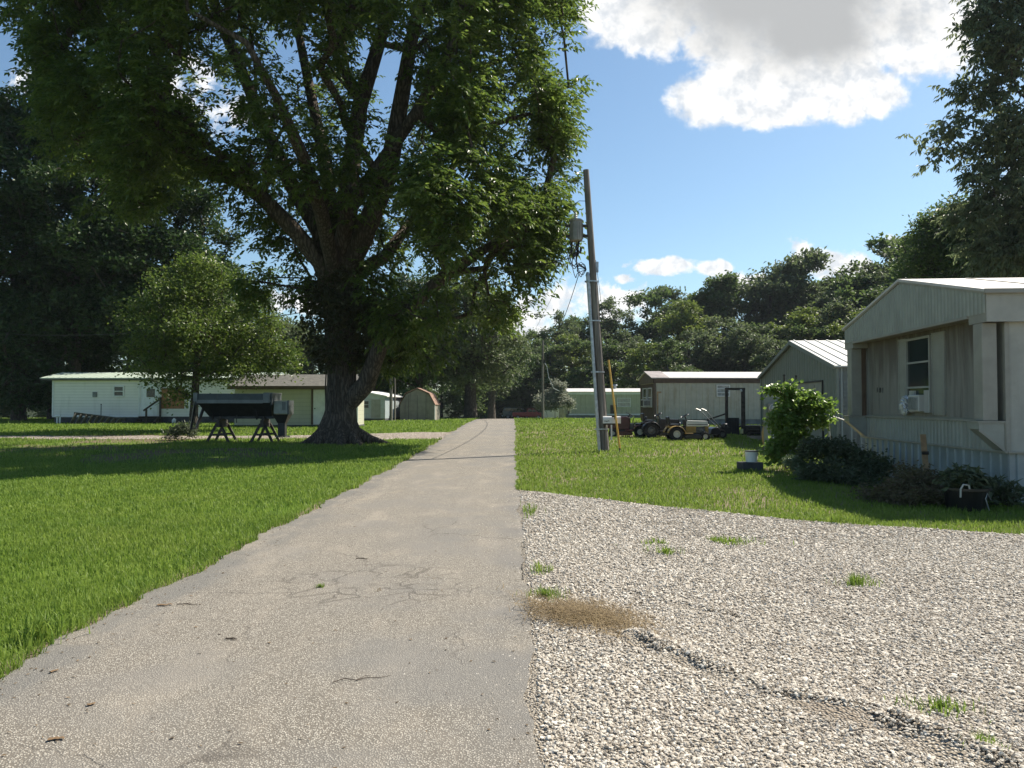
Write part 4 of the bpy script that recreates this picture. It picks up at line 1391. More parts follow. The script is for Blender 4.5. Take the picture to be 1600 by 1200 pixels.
def tractor(label, x, y, rot, body, hood, rimm, rr=.29, fr=.19, seat=True, bars=False, round_hood=False, deck=True, hl=.86):
    r = place('garden_tractor', label, 'garden tractor', x, y, rot, 'garden tractors parked on the grass')
    for s in (-1, 1):
        wheel(r, 0, s * .39, rr, .24, rimm); wheel(r, 1.20, s * .34, fr, .14, rimm, .48)
    f = MB()        # fenders
    R = rr + .075
    for s in (-1, 1):
        pts = [(R * cos(a), rr + R * .92 * sin(a)) for a in np.linspace(radians(12), radians(172), 13)]
        inn = [(q[0] * .94, rr + (q[1] - rr) * .94) for q in pts]
        f.prism(pts + inn[::-1], s * .39 - .15, s * .39 + .15, 'y')
        f.box(R * .9, .66, s * .39 - .15, s * .39 + .15, .30, .335)
    f.box(-.3, .30, -.25, .25, rr + R * .70, rr + R * .86)
    f.build('fender', body, r, bevel=.006)
    c = MB(); c.box(-.28, 1.36, -.16, .16, .24, .36); c.box(.25, .55, -.2, .2, .3, .62); c.bar((1.2, -.32, fr), (1.2, .32, fr), .06, .06); c.bar((0, -.36, rr), (0, .36, rr), .08, .08)
    c.build('chassis', M['gloss_black'], r)
    h = MB()
    z0, z1 = .60, .84
    if round_hood:
        pr = [(.45, .34), (.45, .88), (.6, .93), (.95, .90), (1.25, .80), (1.42, .62), (1.44, .42), (1.3, .34)]
        h.prism(pr, -.25, .25, 'y'); h.build('hood', hood, r, bevel=.05, seg=3, smooth=False)
    else:
        h.prism([(.46, z0), (.46, z1 - .05), (.52, z1), (1.32, z1 - .02), (1.36, z1 - .06), (1.36, z0)], -.23, .23, 'y'); h.build('hood', hood, r, bevel=.02, seg=2)
        sp = MB()
        for s in (-1, 1):
            sp.box(.44, .86, s * .215 - .012, s * .215 + .012, .34, .598); sp.box(1.24, 1.37, s * .215 - .014, s * .215 + .014, .3, .598)
        sp.box(1.345, 1.372, -.2, .2, .3, .598)
        sp.build('side_panel', body, r)
        st = MB()
        for s in (-1, 1): st.box(.5, 1.34, s * .2335 - .004, s * .2335 + .004, .66, .685)
        st.build('stripe', M['gloss_black'], r)
    g = MB(); g.box(1.373 if not round_hood else 1.43, 1.39 if not round_hood else 1.45, -.17, .17, .38, .58)
    g.build('grille', M['gloss_black'], r)
    for s in (-1, 1):
        l = MB(); l.lathe((1.395 if not round_hood else 1.42, s * .12, .64), [(.001, -.01), (.05, -.01), (.045, .012), (.001, .018)], 'x', 12); l.build('headlight', M['ac_white'], r)
    e = MB(); e.box(.88, 1.22, -.19, .19, .34, .58)
    for k in range(6): e.box(.9 + k * .05, .92 + k * .05, -.215, .215, .38, .56)
    e.lathe((1.05, -.2, .5), [(.001, -.04), (.085, -.04), (.085, .03), (.001, .03)], 'y', 14)
    e.tube([(1.1, -.2, .42), (1.2, -.27, .4), (1.2, -.27, .3)], .025, 8)
    e.build('engine', M['engine'], r)
    if seat:
        s = MB(); zz = rr + R * .87
        s.box(-.22, .2, -.21, .21, zz, zz + .09); s.prism([(-.30, zz + .05), (-.18, zz + .05), (-.24, zz + .40), (-.33, zz + .38)], -.2, .2, 'y')
        s.build('seat', M['seat'], r, bevel=.03, seg=2)
    w = MB(); ca = Vector((.44, 0, 1.03)); n = Vector((-.45, 0, .9)).normalized(); u = Vector((0, 1, 0)); v = n.cross(u)
    w.tube([ca + (u * cos(t) + v * sin(t)) * .175 for t in np.linspace(0, 2 * pi, 21)], .016, 7)
    for t in (0, 2.1, 4.2): w.bar(ca, ca + (u * cos(t) + v * sin(t)) * .17, .03, .012)
    w.build('steering_wheel', M['seat'], r)
    col = MB(); col.cyl((.60, 0, .7), ca, .028); col.box(.42, .5, -.2, .2, .62, .86); col.build('steering_column', M['gloss_black'], r)
    lv = MB(); lv.bar((.35, -.22, .55), (.28, -.24, .86), .015, .015); lv.build('lever', M['gloss_black'], r)
    lv = MB(); lv.bar((.33, .2, .55), (.24, .24, .9), .015, .015); lv.build('lever', M['gloss_black'], r)
    if deck:
        d = MB(); d.prism([(.34, .10), (1.0, .10), (1.04, .22), (.9, .28), (.42, .28), (.32, .2)], -.45, .45, 'y'); d.build('mower_deck', M['gloss_black'] if body is M['yellow'] else body, r, bevel=.02)
    return r


tractor('yellow and cream garden tractor with cream wheel rims parked nearest on the grass', 6.75, 32.0, 1, M['yellow'], M['cream_paint'], M['rim_cream'])
tractor('all black garden tractor parked just behind the yellow one', 6.05, 34.1, 6, M['gloss_black'], M['gloss_black'], M['engine'], rr=.34, fr=.2)
tractor('dull red riding mower with a rounded hood behind the mailbox', 5.75, 34.6, 172, M['red'], M['red'], M['rim_cream'], rr=.25, fr=.18, round_hood=True)


def tiller():
    r = place('garden_tiller', 'walk behind tiller with tall grey handlebars just right of the yellow tractor', 'tiller', 9.0, 33.4, 14)
    for s in (-1, 1): wheel(r, 0, s * .24, .2, .12, M['engine'])
    b = MB(); b.box(-.1, .45, -.16, .16, .22, .5); b.lathe((.25, 0, .58), [(.001, -.1), (.15, -.1), (.15, .05), (.1, .09), (.001, .09)], 'z', 14); b.build('engine', M['gloss_black'], r, bevel=.015)
    h = MB(); h.prism([(-.6, .2), (-.1, .2), (-.1, .42), (-.25, .52), (-.5, .45)], -.3, .3, 'y'); h.build('tine_hood', M['gloss_black'], r, bevel=.02)
    t = MB()
    for k in range(10):
        a = k * 2 * pi / 5
        y = -.25 + .055 * k
        t.bar((-.35, y, .2), (-.35 + .19 * cos(a), y, .2 + .19 * sin(a)), .02, .05)
    t.build('tine', M['steel'], r)
    for s in (-1, 1):
        hb = MB(); hb.tube([(.1, s * .12, .4), (-.4, s * .2, .85), (-.75, s * .25, 1.22), (-.95, s * .25, 1.28)], .022, 8); o = hb.build('handlebar', M['steel'], r)
        g = MB(); g.tube([(-.82, s * .25, 1.245), (-.98, s * .25, 1.29)], .034, 8); g.build('grip', M['ac_white'], o)


tiller()


def porch():
    r = place('porch', 'dark wooden porch frame with a solid lower panel in front of the cream mobile home', 'porch', 10.05, 36.2, 0)
    for x in (.06, .84):
        p = MB(); p.box(x - (.06 if x < .5 else .085), x + (.06 if x < .5 else .085), -.06, .06, -.2, 2.12); p.build('post', M['wood_dark'], r)
    b = MB(); b.box(.0, .93, -.065, .065, 2.121, 2.23); b.build('header', M['wood_dark'], r)
    lp = MB(); lp.box(.0, .62, -.10, -.066, .02, .82)
    for k in range(5): lp.box(.02 + k * .12, .12 + k * .12, -.112, -.101, .04, .8)
    lp.build('lower_panel', M['black'], r)
    dk = MB(); dk.box(.93, 2.0, .0, 1.4, .36, .44); dk.box(.93, 2.0, -.02, .0, .02, .44); dk.box(.0, .93, .14, 1.4, .36, .44)
    dk.build('deck', M['wood_dark'], r)
    st = MB()
    for k in range(2): st.box(.95, 1.9, -.55 + k * .27, -.3 + k * .27, .1 + .13 * k, .14 + .13 * k)
    st.box(.97, 1.02, -.55, -.02, -.1, .1); st.box(1.83, 1.88, -.55, -.02, -.1, .1)
    st.build('step', M['wood_dark'], r)
    la = MB(); la.lathe((.72, -.09, 2.1), [(.001, -.06), (.05, -.05), (.06, .02), (.03, .06), (.001, .07)], 'z', 12); la.build('lamp', M['ac_white'], r)
    hr = MB(); hr.bar((-.85, .0, .72), (.0, -.0, 1.0), .05, .07); hr.bar((-.82, .0, -.1), (-.82, 0, .7), .06, .06); hr.build('handrail', M['wood_dark'], r)
    t = MB(); t.box(.66, .80, -.125, -.1, .08, .30); t.build('notice_tag', mat('pale_yellow_card', (.6, .58, .3), .6), r)


porch()


def meter():
    r = place('electric_meter', 'round glass electric meter on a grey green backing post in front of the garage', 'electric meter', 8.15, 24.0, 0)
    p = MB(); p.box(-.28, .30, .0, .05, -.2, 1.92); p.build('backing_board', M['garage'], r)
    b = MB(); b.box(-.17, .17, -.10, -.002, 1.15, 1.62); b.build('meter_box', M['steel_dirty'], r, bevel=.01)
    g = MB(); g.lathe((-.01, -.10, 1.47), [(.001, -.10), (.09, -.095), (.115, -.06), (.12, -.002), (.001, -.002)], 'y', 22, closed=False); g.build('meter_face', M['pale_glass'], r)
    q = MB(); q.lathe((-.01, -.10, 1.47), [(.12, -.03), (.15, -.03), (.15, -.002), (.12, -.002)], 'y', 22); q.build('ring', M['steel'], r)
    d = MB(); d.tube([(0, -.05, -.1), (0, -.05, 1.15)], .03, 8); d.build('conduit', M['steel'], r)


meter()

M['hose'] = mat('tan_garden_hose', (0.36, 0.24, 0.09), .5, var=.2)
h = place('garden_hose', 'coiled tan garden hose hung on a short post left of the vine', 'garden hose', 8.0, 24.3, 10)
rnd = random.Random(6); pts = []
for k in range(150):
    a = 2 * pi * k / 22; pts.append((.14 * cos(a) + rnd.uniform(-.01, .01), -.05 - .0009 * k, .62 + .34 * sin(a) - .0006 * k))
m = MB(); m.tube(pts, .016, 6); m.build('coil', M['hose'], h, fix=False)
m = MB(); m.box(-.05, .05, .0, .08, -.2, 1.02); m.box(-.12, .12, -.2, .0, .9, .96); m.build('post', M['wood_dark'], h)
m = MB(); m.tube([(0, .03, 1.0), (0, -.02, 1.15), (-.02, -.12, 1.13)], .022, 8); m.bar((-.05, .0, 1.2), (.05, 0, 1.2), .02, .02); m.build('faucet', M['steel_dirty'], h)

bk = thing('bucket', 'white pail with a dark rim standing on a low dark block', 'bucket', (5.79, 18.6, G(5.79, 18.6) + .215))
m = MB(); m.lathe((0, 0, 0), [(.001, 0), (.135, 0), (.155, .25), (.148, .25), (.13, .02), (.001, .02)], 'z', 24, closed=False); m.build('body', M['trim_white'], bk)
m = MB(); m.lathe((0, 0, .25), [(.15, 0), (.168, 0), (.168, .022), (.15, .022)], 'z', 24); m.lathe((0, 0, .26), [(.001, 0), (.15, 0), (.15, .008), (.001, .008)], 'z', 24); m.build('lid', M['black'], bk)
cb = place('concrete_block', 'low dark weathered block under the white pail', 'block', 5.75, 18.62, 8)
m = MB(); m.box(-.26, .26, -.18, -.04, -.02, .21); m.box(-.26, .26, .04, .18, -.02, .21)
for x in (-.22, 0, .22): m.box(x - .035, x + .035, -.04, .04, -.02, .205)
m.build('body', M['block'], cb, bevel=.008)

# plant pot by the mobile home
M['pot'] = mat('black_plastic', (0.012, 0.012, 0.013), .35, var=.3)
pt = thing('plant_pot', 'large black plastic tub with a pale rope handle beside the skirting', 'plant pot', (6.8, 11.55, G(7, 12)))
m = MB(); m.lathe((0, 0, 0), [(.001, .01), (.25, .01), (.31, .33), (.335, .33), (.335, .365), (.30, .365), (.27, .30), (.001, .29)], 'z', 28, closed=False); m.build('tub', M['pot'], pt)
m = MB(); m.tube([(-.23, -.26, .24), (-.235, -.275, .36), (-.20, -.285, .43), (-.13, -.30, .42), (-.11, -.295, .33)], .013, 7); m.build('rope_handle', M['ac_white'], pt)
m = MB(); m.tube([(.18, -.27, .05), (.13, -.27, .22), (.16, -.27, .30), (.23, -.24, .2)], .008, 6); m.build('wire_loop', M['steel'], pt)
m = MB(); m.lathe((.0, 0, .28), [(.001, 0), (.275, 0), (.27, .03), (.1, .05), (.001, .04)], 'z', 20, closed=False); m.build('soil', M['wood_dark'], pt)
stk = thing('wooden_stake', 'tan wooden board leaning upright against the blue grey skirting', 'stake', (7.85, 14.55, .05), radians(-4))
m = MB(); m.bar((0, 0, 0), (-.02, .12, .98), .028, .10, (1, 0, 0)); m.build('board', M['wood_tan'], stk)
m = MB(); m.bar((-.012, .05, .60), (-.012, .058, .66), .03, .12, (1, 0, 0)); m.build('tie', M['wood_dark'], stk)

# ------------------------------------------------------------------ salt spreader on saw horses
M['spread_grey'] = mat('spreader_grey', (0.06, 0.07, 0.073), .5, .2, var=.2, stain=.4)
M['spread_light'] = mat('spreader_light_band', (0.17, 0.18, 0.175), .5, .2, var=.15, stain=.5)
M['spread_box'] = mat('spreader_engine_cover', (0.32, 0.325, 0.275), .6, var=.15, stain=.6, stain_col=(.1, .09, .07))
sy = 31.0
sp = place('salt_spreader', 'grey and black truck bed salt spreader hopper raised on two saw horses', 'salt spreader', -12.55, sy, 2)
L = 2.98
hp = MB(); hp.add([(0.08, -.72, 1.62), (L, -.72, 1.62), (L, .72, 1.62), (.08, .72, 1.62), (.42, -.22, 1.03), (L - .08, -.22, 1.03), (L - .08, .22, 1.03), (.42, .22, 1.03)],
                  [(0, 1, 5, 4), (1, 2, 6, 5), (2, 3, 7, 6), (3, 0, 4, 7), (4, 5, 6, 7)])
hp.build('hopper', M['black'], sp)
bd = MB(); bd.box(.08, L, -.74, -.70, 1.62, 1.70); bd.box(.08, L, .70, .74, 1.62, 1.70); bd.box(.10, L - .3, -.745, -.741, 1.56, 1.70); bd.box(.10, L - .3, -.76, -.746, 1.57, 1.70)
bd.build('side_band', M['spread_light'], sp)
tp = MB(); tp.box(.08, L, -.73, -.69, 1.701, 1.95); tp.box(.08, L, .69, .73, 1.701, 1.95); tp.box(.04, .08, -.73, .73, 1.5, 1.95); tp.box(L, L + .05, -.73, .73, 1.5, 1.95)
for k in range(4): tp.box(.6 + k * .6, .65 + k * .6, -.69, .69, 1.88, 1.93)
tp.build('top_rail', M['spread_grey'], sp)
ep = MB(); ep.box(-.02, .14, -.78, -.735, 1.64, 1.98); ep.box(L - .28, L - .02, -.79, -.761, 1.58, 1.97)
ep.box(L - .28, L + .06, -.70, .70, 1.951, 1.99)
ep.build('end_cap', M['spread_light'], sp)
lg = MB(); lg.bar((.0, -.6, 1.72), (-.28, -.3, .55), .07, .1); lg.bar((.0, .6, 1.72), (-.28, .3, .55), .07, .1); lg.bar((-.28, -.3, .55), (-.28, .3, .55), .07, .07)
lg.build('end_leg', M['black'], sp)
sl = MB()
for x in (.55, 2.3): sl.bar((x, -.5, 1.42), (x + .02, -.26, .92), .05, .06); sl.bar((x, .5, 1.42), (x + .02, .26, .92), .05, .06)
sl.box(.42, L, -.25, -.2, .95, 1.04); sl.box(.42, L, .2, .25, .95, 1.04)
sl.bar((1.52, -.3, 1.1), (1.52, -.3, .78), .03, .03); sl.build('sill', M['black'], sp)
en = MB(); en.box(L + .06, L + .64, -.5, .3, 1.14, 1.67); en.build('engine_cover', M['spread_box'], sp, bevel=.02)
ev = MB()
for k in range(4): ev.box(L + .40 + k * .035, L + .415 + k * .035, -.512, -.501, 1.3, 1.62)
ev.box(L + .6, L + .655, -.51, .31, 1.12, 1.68); ev.build('vent', M['spread_grey'], sp)
ch = MB(); ch.add([(L - .02, -.35, 1.12), (L + .6, -.35, 1.12), (L + .6, .35, 1.12), (L - .02, .35, 1.12), (L + .12, -.18, .78), (L + .44, -.18, .78), (L + .44, .18, .78), (L + .12, .18, .78)],
                  [(0, 1, 5, 4), (1, 2, 6, 5), (2, 3, 7, 6), (3, 0, 4, 7), (0, 3, 2, 1), (4, 5, 6, 7)])
ch.box(L + .14, L + .42, -.16, .16, .25, .78); ch.build('chute', M['black'], sp)
dk = MB(); dk.lathe((L + .3, 0, .2), [(.001, 0), (.3, 0), (.3, .02), (.001, .03)], 'z', 24)
for k in range(6):
    a = k * pi / 3; dk.bar((L + .3 + .05 * cos(a), .05 * sin(a), .235), (L + .3 + .28 * cos(a), .28 * sin(a), .235), .012, .05)
dk.build('spinner', M['steel_dirty'], sp)


def saw_horse(label, x):
    r = place('saw_horse', label, 'saw horse', x, sy, 2, 'saw horses under the salt spreader')
    b = MB(); b.box(-.09, .09, -.55, .55, .62, .76); b.box(-.06, .06, -.5, .5, .761, .90); b.build('top_beam', M['wood_dark'], r)
    for sx in (-1, 1):
        for s in (-1, 1):
            l = MB(); l.bar((sx * .07, s * .42, .74), (sx * .46, s * .5, -.05), .10, .06, (0, 1, 0)); l.build('leg', M['wood_dark'], r)
    c = MB()
    for s in (-1, 1): c.box(-.3, .3, s * .49 - .02, s * .49 + .02, .28, .36)
    c.build('brace', M['wood_dark'], r)
    p = MB(); p.prism([(-.07, .90), (.07, .90), (.015, 1.05), (-.02, 1.05)], -.3, .3, 'y'); p.build('wedge', M['wood_dark'], r)


saw_horse('dark wooden saw horse under the left part of the salt spreader', -12.55 + .86)
saw_horse('dark wooden saw horse under the engine end of the salt spreader', -12.55 + 2.6)

# ------------------------------------------------------------------ small things by the white home
st = place('wooden_stairs', 'flight of dark wooden stairs lying on its side on the grass by the white home', 'stairs', -28.2, 49.5, 0)
m = MB(); m.bar((.0, 0, .70), (3.3, 0, .30), .06, .16); m.build('stringer', M['wood_dark'], st)
m = MB(); m.bar((-.3, -.12, .02), (3.1, -.12, .0), .06, .14); m.build('stringer', M['wood_dark'], st)
for k in range(9):
    t = MB(); x = .15 + k * .36; z = .68 - .36 * k * .12
    t.bar((x, -.04, z), (x - .30, -.10, -.03), .30, .035, (1, 0, .5)); t.build('tread', M['pole'], st)
pp = place('stand_pipe', 'short white pipe stub in the grass by the left end of the white home', 'pipe', -29.6, 50.2, 0)
m = MB(); m.tube([(-.1, 0, -.1), (-.1, 0, .5)], .06, 10); m.build('pipe', M['trim_white'], pp)
m = MB(); m.tube([(-.2, 0, .5), (.12, 0, .52)], .08, 10); m.tube([(.08, 0, .5), (.08, 0, .0)], .05, 10); m.build('elbow', M['trim_white'], pp)
jg = place('jug', 'small white jug by the dark skirting right of the porch steps', 'jug', -22.3, 50.7, 0)
m = MB(); m.lathe((0, 0, 0), [(.001, 0), (.12, 0), (.13, .2), (.1, .28), (.04, .33), (.04, .37), (.001, .37)], 'z', 14, closed=False); m.build('body', M['trim_white'], jg)
m = MB(); m.tube([(.04, 0, .33), (.13, 0, .3), (.13, 0, .2)], .015, 6); m.build('handle', M['trim_white'], jg)
rd = place('metal_rod', 'thin upright dark rod in front of the white siding above the wooden stairs', 'rod', -26.9, 50.3, 0)
m = MB(); m.tube([(0, 0, -.1), (0, 0, 1.25)], .025, 8); m.tube([(0, 0, 1.25), (0, 0, 1.3)], .045, 8); m.build('rod', M['wood_dark'], rd)


# ------------------------------------------------------------------ parked vehicles far down the drive
def vehicle(name, label, cat, x, y, rot, body, prof, win, wheels, W=1.8, extra=None):
    r = place(name, label, cat, x, y, rot)
    b = MB(); b.prism(prof, -W / 2, W / 2, 'y'); b.build('body', body, r, bevel=.05, seg=2)
    for i, w in enumerate(win):
        g = MB(); g.prism(w, -W / 2 - .012, W / 2 + .012, 'y'); g.build('window', M['glass'], r)
    for wx in wheels:
        for s in (-1, 1): wheel(r, wx, s * (W / 2 - .1), .34, .24, M['steel'], .58)
    L = max(p[0] for p in prof)
    for s in (-1, 1):
        h = MB(); h.box(L - .03, L + .02, s * W * .36 - .16, s * W * .36 + .16, .68, .84); h.build('headlight', M['pale_glass'], r)
    if name == 'parked_pickup':
        ws = MB(); ws.add([(3.36, -W * .42, 1.60), (3.36, W * .42, 1.60), (3.93, W * .45, 1.10), (3.93, -W * .45, 1.10)], [(0, 1, 2, 3)]); o_ = ws.build('windshield', M['pale_glass'], r); o_.location.z = .02  # brightness of the windshield is put into its pale colour
    bp = MB(); bp.box(L - .05, L + .1, -W / 2, W / 2, .40, .55); bp.box(-.1, .05, -W / 2, W / 2, .40, .55); bp.build('bumper', M['steel'], r)
    return r


M['teal'] = mat('dark_teal_paint', (0.06, 0.085, 0.09), .25, .3, var=.1)
M['car_red'] = mat('maroon_paint', (0.26, 0.03, 0.035), .3, var=.15)
vehicle('parked_van', 'dark teal van parked at the far end of the drive behind a red pickup', 'van', -1.55, 122, 4, M['teal'],
        [(0, .38), (4.7, .38), (4.75, .9), (4.0, 1.1), (3.1, 1.78), (.25, 1.82), (.0, 1.2)],
        [[(.35, 1.2), (1.5, 1.2), (1.5, 1.66), (.42, 1.66)], [(1.6, 1.2), (2.6, 1.2), (2.6, 1.66), (1.6, 1.66)], [(2.7, 1.2), (3.7, 1.16), (3.1, 1.64), (2.7, 1.66)]], (.85, 3.8))
vehicle('parked_pickup', 'dark red pickup truck parked at the far end of the drive', 'pickup truck', .1, 118, -3, M['car_red'],
        [(0, .42), (4.95, .42), (5.0, .95), (3.9, 1.08), (3.35, 1.62), (2.35, 1.66), (2.15, 1.08), (0, 1.06)],
        [[(2.32, 1.12), (3.0, 1.12), (3.0, 1.56), (2.42, 1.56)], [(3.08, 1.12), (3.72, 1.12), (3.32, 1.54), (3.08, 1.56)]], (.85, 3.95))


# ------------------------------------------------------------------ twigs on the asphalt
def twig(label, px, py, ln, r, rot, leaf=False):
    d = CAM_H * F / (py - HZ); x = (px - 800) / F * d
    rnd = random.Random(px)
    m = MB(); pts = []
    for k in range(6):
        t = k / 5 - .5
        pts.append((t * ln, rnd.uniform(-.08, .08) * ln, r * 1.05 + .02 * abs(rnd.uniform(0, 1)) * ln))
    m.tube(pts, [r, r * .95, r * .9, r * .8, r * .7, r * .4], 6)
    if not leaf: m.tube([pts[2], (pts[2][0] + .16 * ln, .14 * ln, r * 2), (pts[2][0] + .26 * ln, .17 * ln, r)], [r * .7, r * .5, r * .3], 5)
    o = m.build('twig' if not leaf else 'fallen_leaf', M['twig'] if not leaf else M['dead_leaf'], fix=False)
    if leaf:
        for v in o.data.vertices: v.co.y *= 2.2; v.co.z = .004 + v.co.z * .5
    o.location = (x, d, G(x, d) + .013); o.rotation_euler = (0, 0, rot)
    tag(o, label, 'twig' if not leaf else 'fallen leaf')


twig('short dark twig lying alone in the middle of the near asphalt', 366, 999, .085, .006, -.2)
twig('small straight twig on the asphalt above the crack web', 567, 874, .12, .005, 0)
twig('thin long twig on the near asphalt right of centre', 568, 1061, .33, .003, .25)
twig('thin twig beside the crack left of the crack web', 296, 945, .16, .004, -.05)
twig('tan curled dead leaf left of the crack web near the grass', 262, 946, .11, .008, .2, True)
twig('brown dead leaf lowest of the leaves on the near asphalt', 97, 1154, .07, .007, .1, True)
twig('brown dead leaf just above the lowest leaf on the near asphalt', 150, 1100, .04, .006, .8, True)
twig('small brown dead leaf near the left grass edge', 92, 1049, .05, .006, 1.0, True)
# ------------------------------------------------------------------ leaves and trees
def unit(v):
    return v / np.maximum(np.linalg.norm(v, axis=-1, keepdims=True), 1e-9)


def kites(base, dirv, nrm, L, W, fold=.12):
    """leaf-shaped quads"""
    n = len(base)
    dirv = unit(dirv); side = unit(np.cross(dirv, nrm)); up = np.cross(side, dirv)
    L = np.broadcast_to(np.asarray(L, float), (n,))[:, None]; W = np.broadcast_to(np.asarray(W, float), (n,))[:, None]
    P = np.empty((n, 4, 3))
    P[:, 0] = base
    mid = base + dirv * L * .48 + up * L * fold
    P[:, 1] = mid + side * W * .5; P[:, 3] = mid - side * W * .5
    P[:, 2] = base + dirv * L
    return P.reshape(-1, 3), np.arange(n * 4).reshape(n, 4)


def fronds(A, D, L, pairs, ll, lw, rng, droop=.35, hang=0.0):
    """compound leaves: leaflets in pairs along a drooping stalk"""
    n = len(A); D = unit(D)
    up = np.array([0, 0, 1.0])
    S = unit(np.cross(D, up + rng.normal(0, .25, (n, 3))))
    B, V, N, LL = [], [], [], []
    for j in range(pairs):
        t = (j + .8) / pairs
        p = A + D * (L * t)[:, None] - up * (L * droop * t * t)[:, None]
        for s in (-1, 1):
            d = D * .55 + s * S * (.8 - .3 * hang) - up * (.25 + .35 * t + .65 * hang) + rng.normal(0, .18, (n, 3))
            B.append(p); V.append(d); N.append(up + rng.normal(0, .35, (n, 3)))
            LL.append(ll * (1 - .45 * abs(t - .5)) * rng.uniform(.8, 1.15, n))
    p = A + D * L[:, None] - up * (L * droop)[:, None]
    B.append(p); V.append(D - up * .7); N.append(up + rng.normal(0, .3, (n, 3))); LL.append(np.full(n, ll))
    B, V, N, LL = map(np.concatenate, (B, V, N, LL))
    return kites(B, V, N, LL, LL * lw)


def grow(nodes, par, pts, bf=.22, first=0):
    """joins every point to the branch frame by a short, not too roundabout way"""
    nodes = [np.array(p, float) for p in nodes]; par = list(par)
    pl = [0.0] * len(nodes)
    for i in range(1, len(nodes)):
        if par[i] >= 0: pl[i] = pl[par[i]] + np.linalg.norm(nodes[i] - nodes[par[i]])
    R = np.array(pts, float)
    base = np.array(nodes[first:]); bl = np.array(pl[first:])
    D = np.linalg.norm(R[:, None] - base[None], axis=2) + bf * bl[None]
    best = D.argmin(1); cost = D[np.arange(len(R)), best]; best = best + first
    alive = np.ones(len(R), bool)
    for _ in range(len(R)):
        i = int(np.where(alive, cost, 1e9).argmin())
        alive[i] = False
        nodes.append(R[i]); par.append(int(best[i])); k = len(nodes) - 1
        pl.append(pl[best[i]] + np.linalg.norm(R[i] - nodes[best[i]]))
        c = np.linalg.norm(R - R[i], axis=1) + bf * pl[k]
        u = alive & (c < cost)
        cost[u] = c[u]; best[u] = k
    return np.array(nodes), np.array(par)


def limb_mesh(mb, nodes, par, rad0, rtip, rbase, expo=.42, nmax=12):
    """tapering tubes along every chain of the branch frame"""
    n = len(nodes)
    cnt = np.zeros(n); ch = [[] for _ in range(n)]
    for i in range(n - 1, -1, -1):
        cnt[i] += 1
        if par[i] >= 0: cnt[par[i]] += cnt[i]; ch[par[i]].append(i)
    tot = cnt[0]
    r = np.maximum(rtip, rbase * (cnt / tot) ** expo)
    for i, q in enumerate(rad0):
        if q: r[i] = max(q, r[i]) if q > 0 else r[i]
    stack = [(0, -1)]
    while stack:
        i, p = stack.pop()
        chain = [i] if p < 0 else [p, i]
        while ch[chain[-1]]:
            c = sorted(ch[chain[-1]], key=lambda q: -r[q])
            for q in c[1:]: stack.append((q, chain[-1]))
            chain.append(c[0])
        if len(chain) < 2: continue
        rr = [r[q] for q in chain]
        if p >= 0: rr[0] = min(rr[0], rr[1] * 1.15)
        k = nmax if rr[0] > .12 else (7 if rr[0] > .04 else (5 if rr[0] > .02 else 3))
        mb.tube([nodes[q] for q in chain], rr, k, cap=False)
    return cnt


def join(parts):
    V, Fc, o = [], [], 0
    for v, f in parts:
        V.append(v); Fc.append(f + o); o += len(v)
    return np.concatenate(V), np.concatenate(Fc)


def leaf_cloud(pts, per, spread, L, W, rng, down=.3, centre=None):
    n = len(pts)
    P = np.repeat(pts, per, 0) + rng.normal(0, spread, (n * per, 3)) * np.array([1, 1, .75])
    d = rng.normal(0, 1, P.shape); d[:, 2] = d[:, 2] * .6 - down
    if centre is not None: d += unit(P - centre) * .6
    nr = rng.normal(0, .55, P.shape); nr[:, 2] += 1
    return kites(P, d, nr, L * rng.uniform(.65, 1.25, len(P)), W * rng.uniform(.7, 1.2, len(P)))


def crown_points(rng, lobes, n):
    """points in the outer part of rounded masses (x, y, z, r)"""
    lob = np.array(lobes); w = lob[:, 3] ** 2; k = rng.choice(len(lob), n, p=w / w.sum())
    d = unit(rng.normal(0, 1, (n, 3))); d[:, 2] = np.where(d[:, 2] < -.45, -d[:, 2] * .8, d[:, 2])
    q = rng.uniform(.45, 1.0, n) ** .7
    return lob[k, :3] + d * (lob[k, 3] * q)[:, None] * np.array([1, 1, .82])


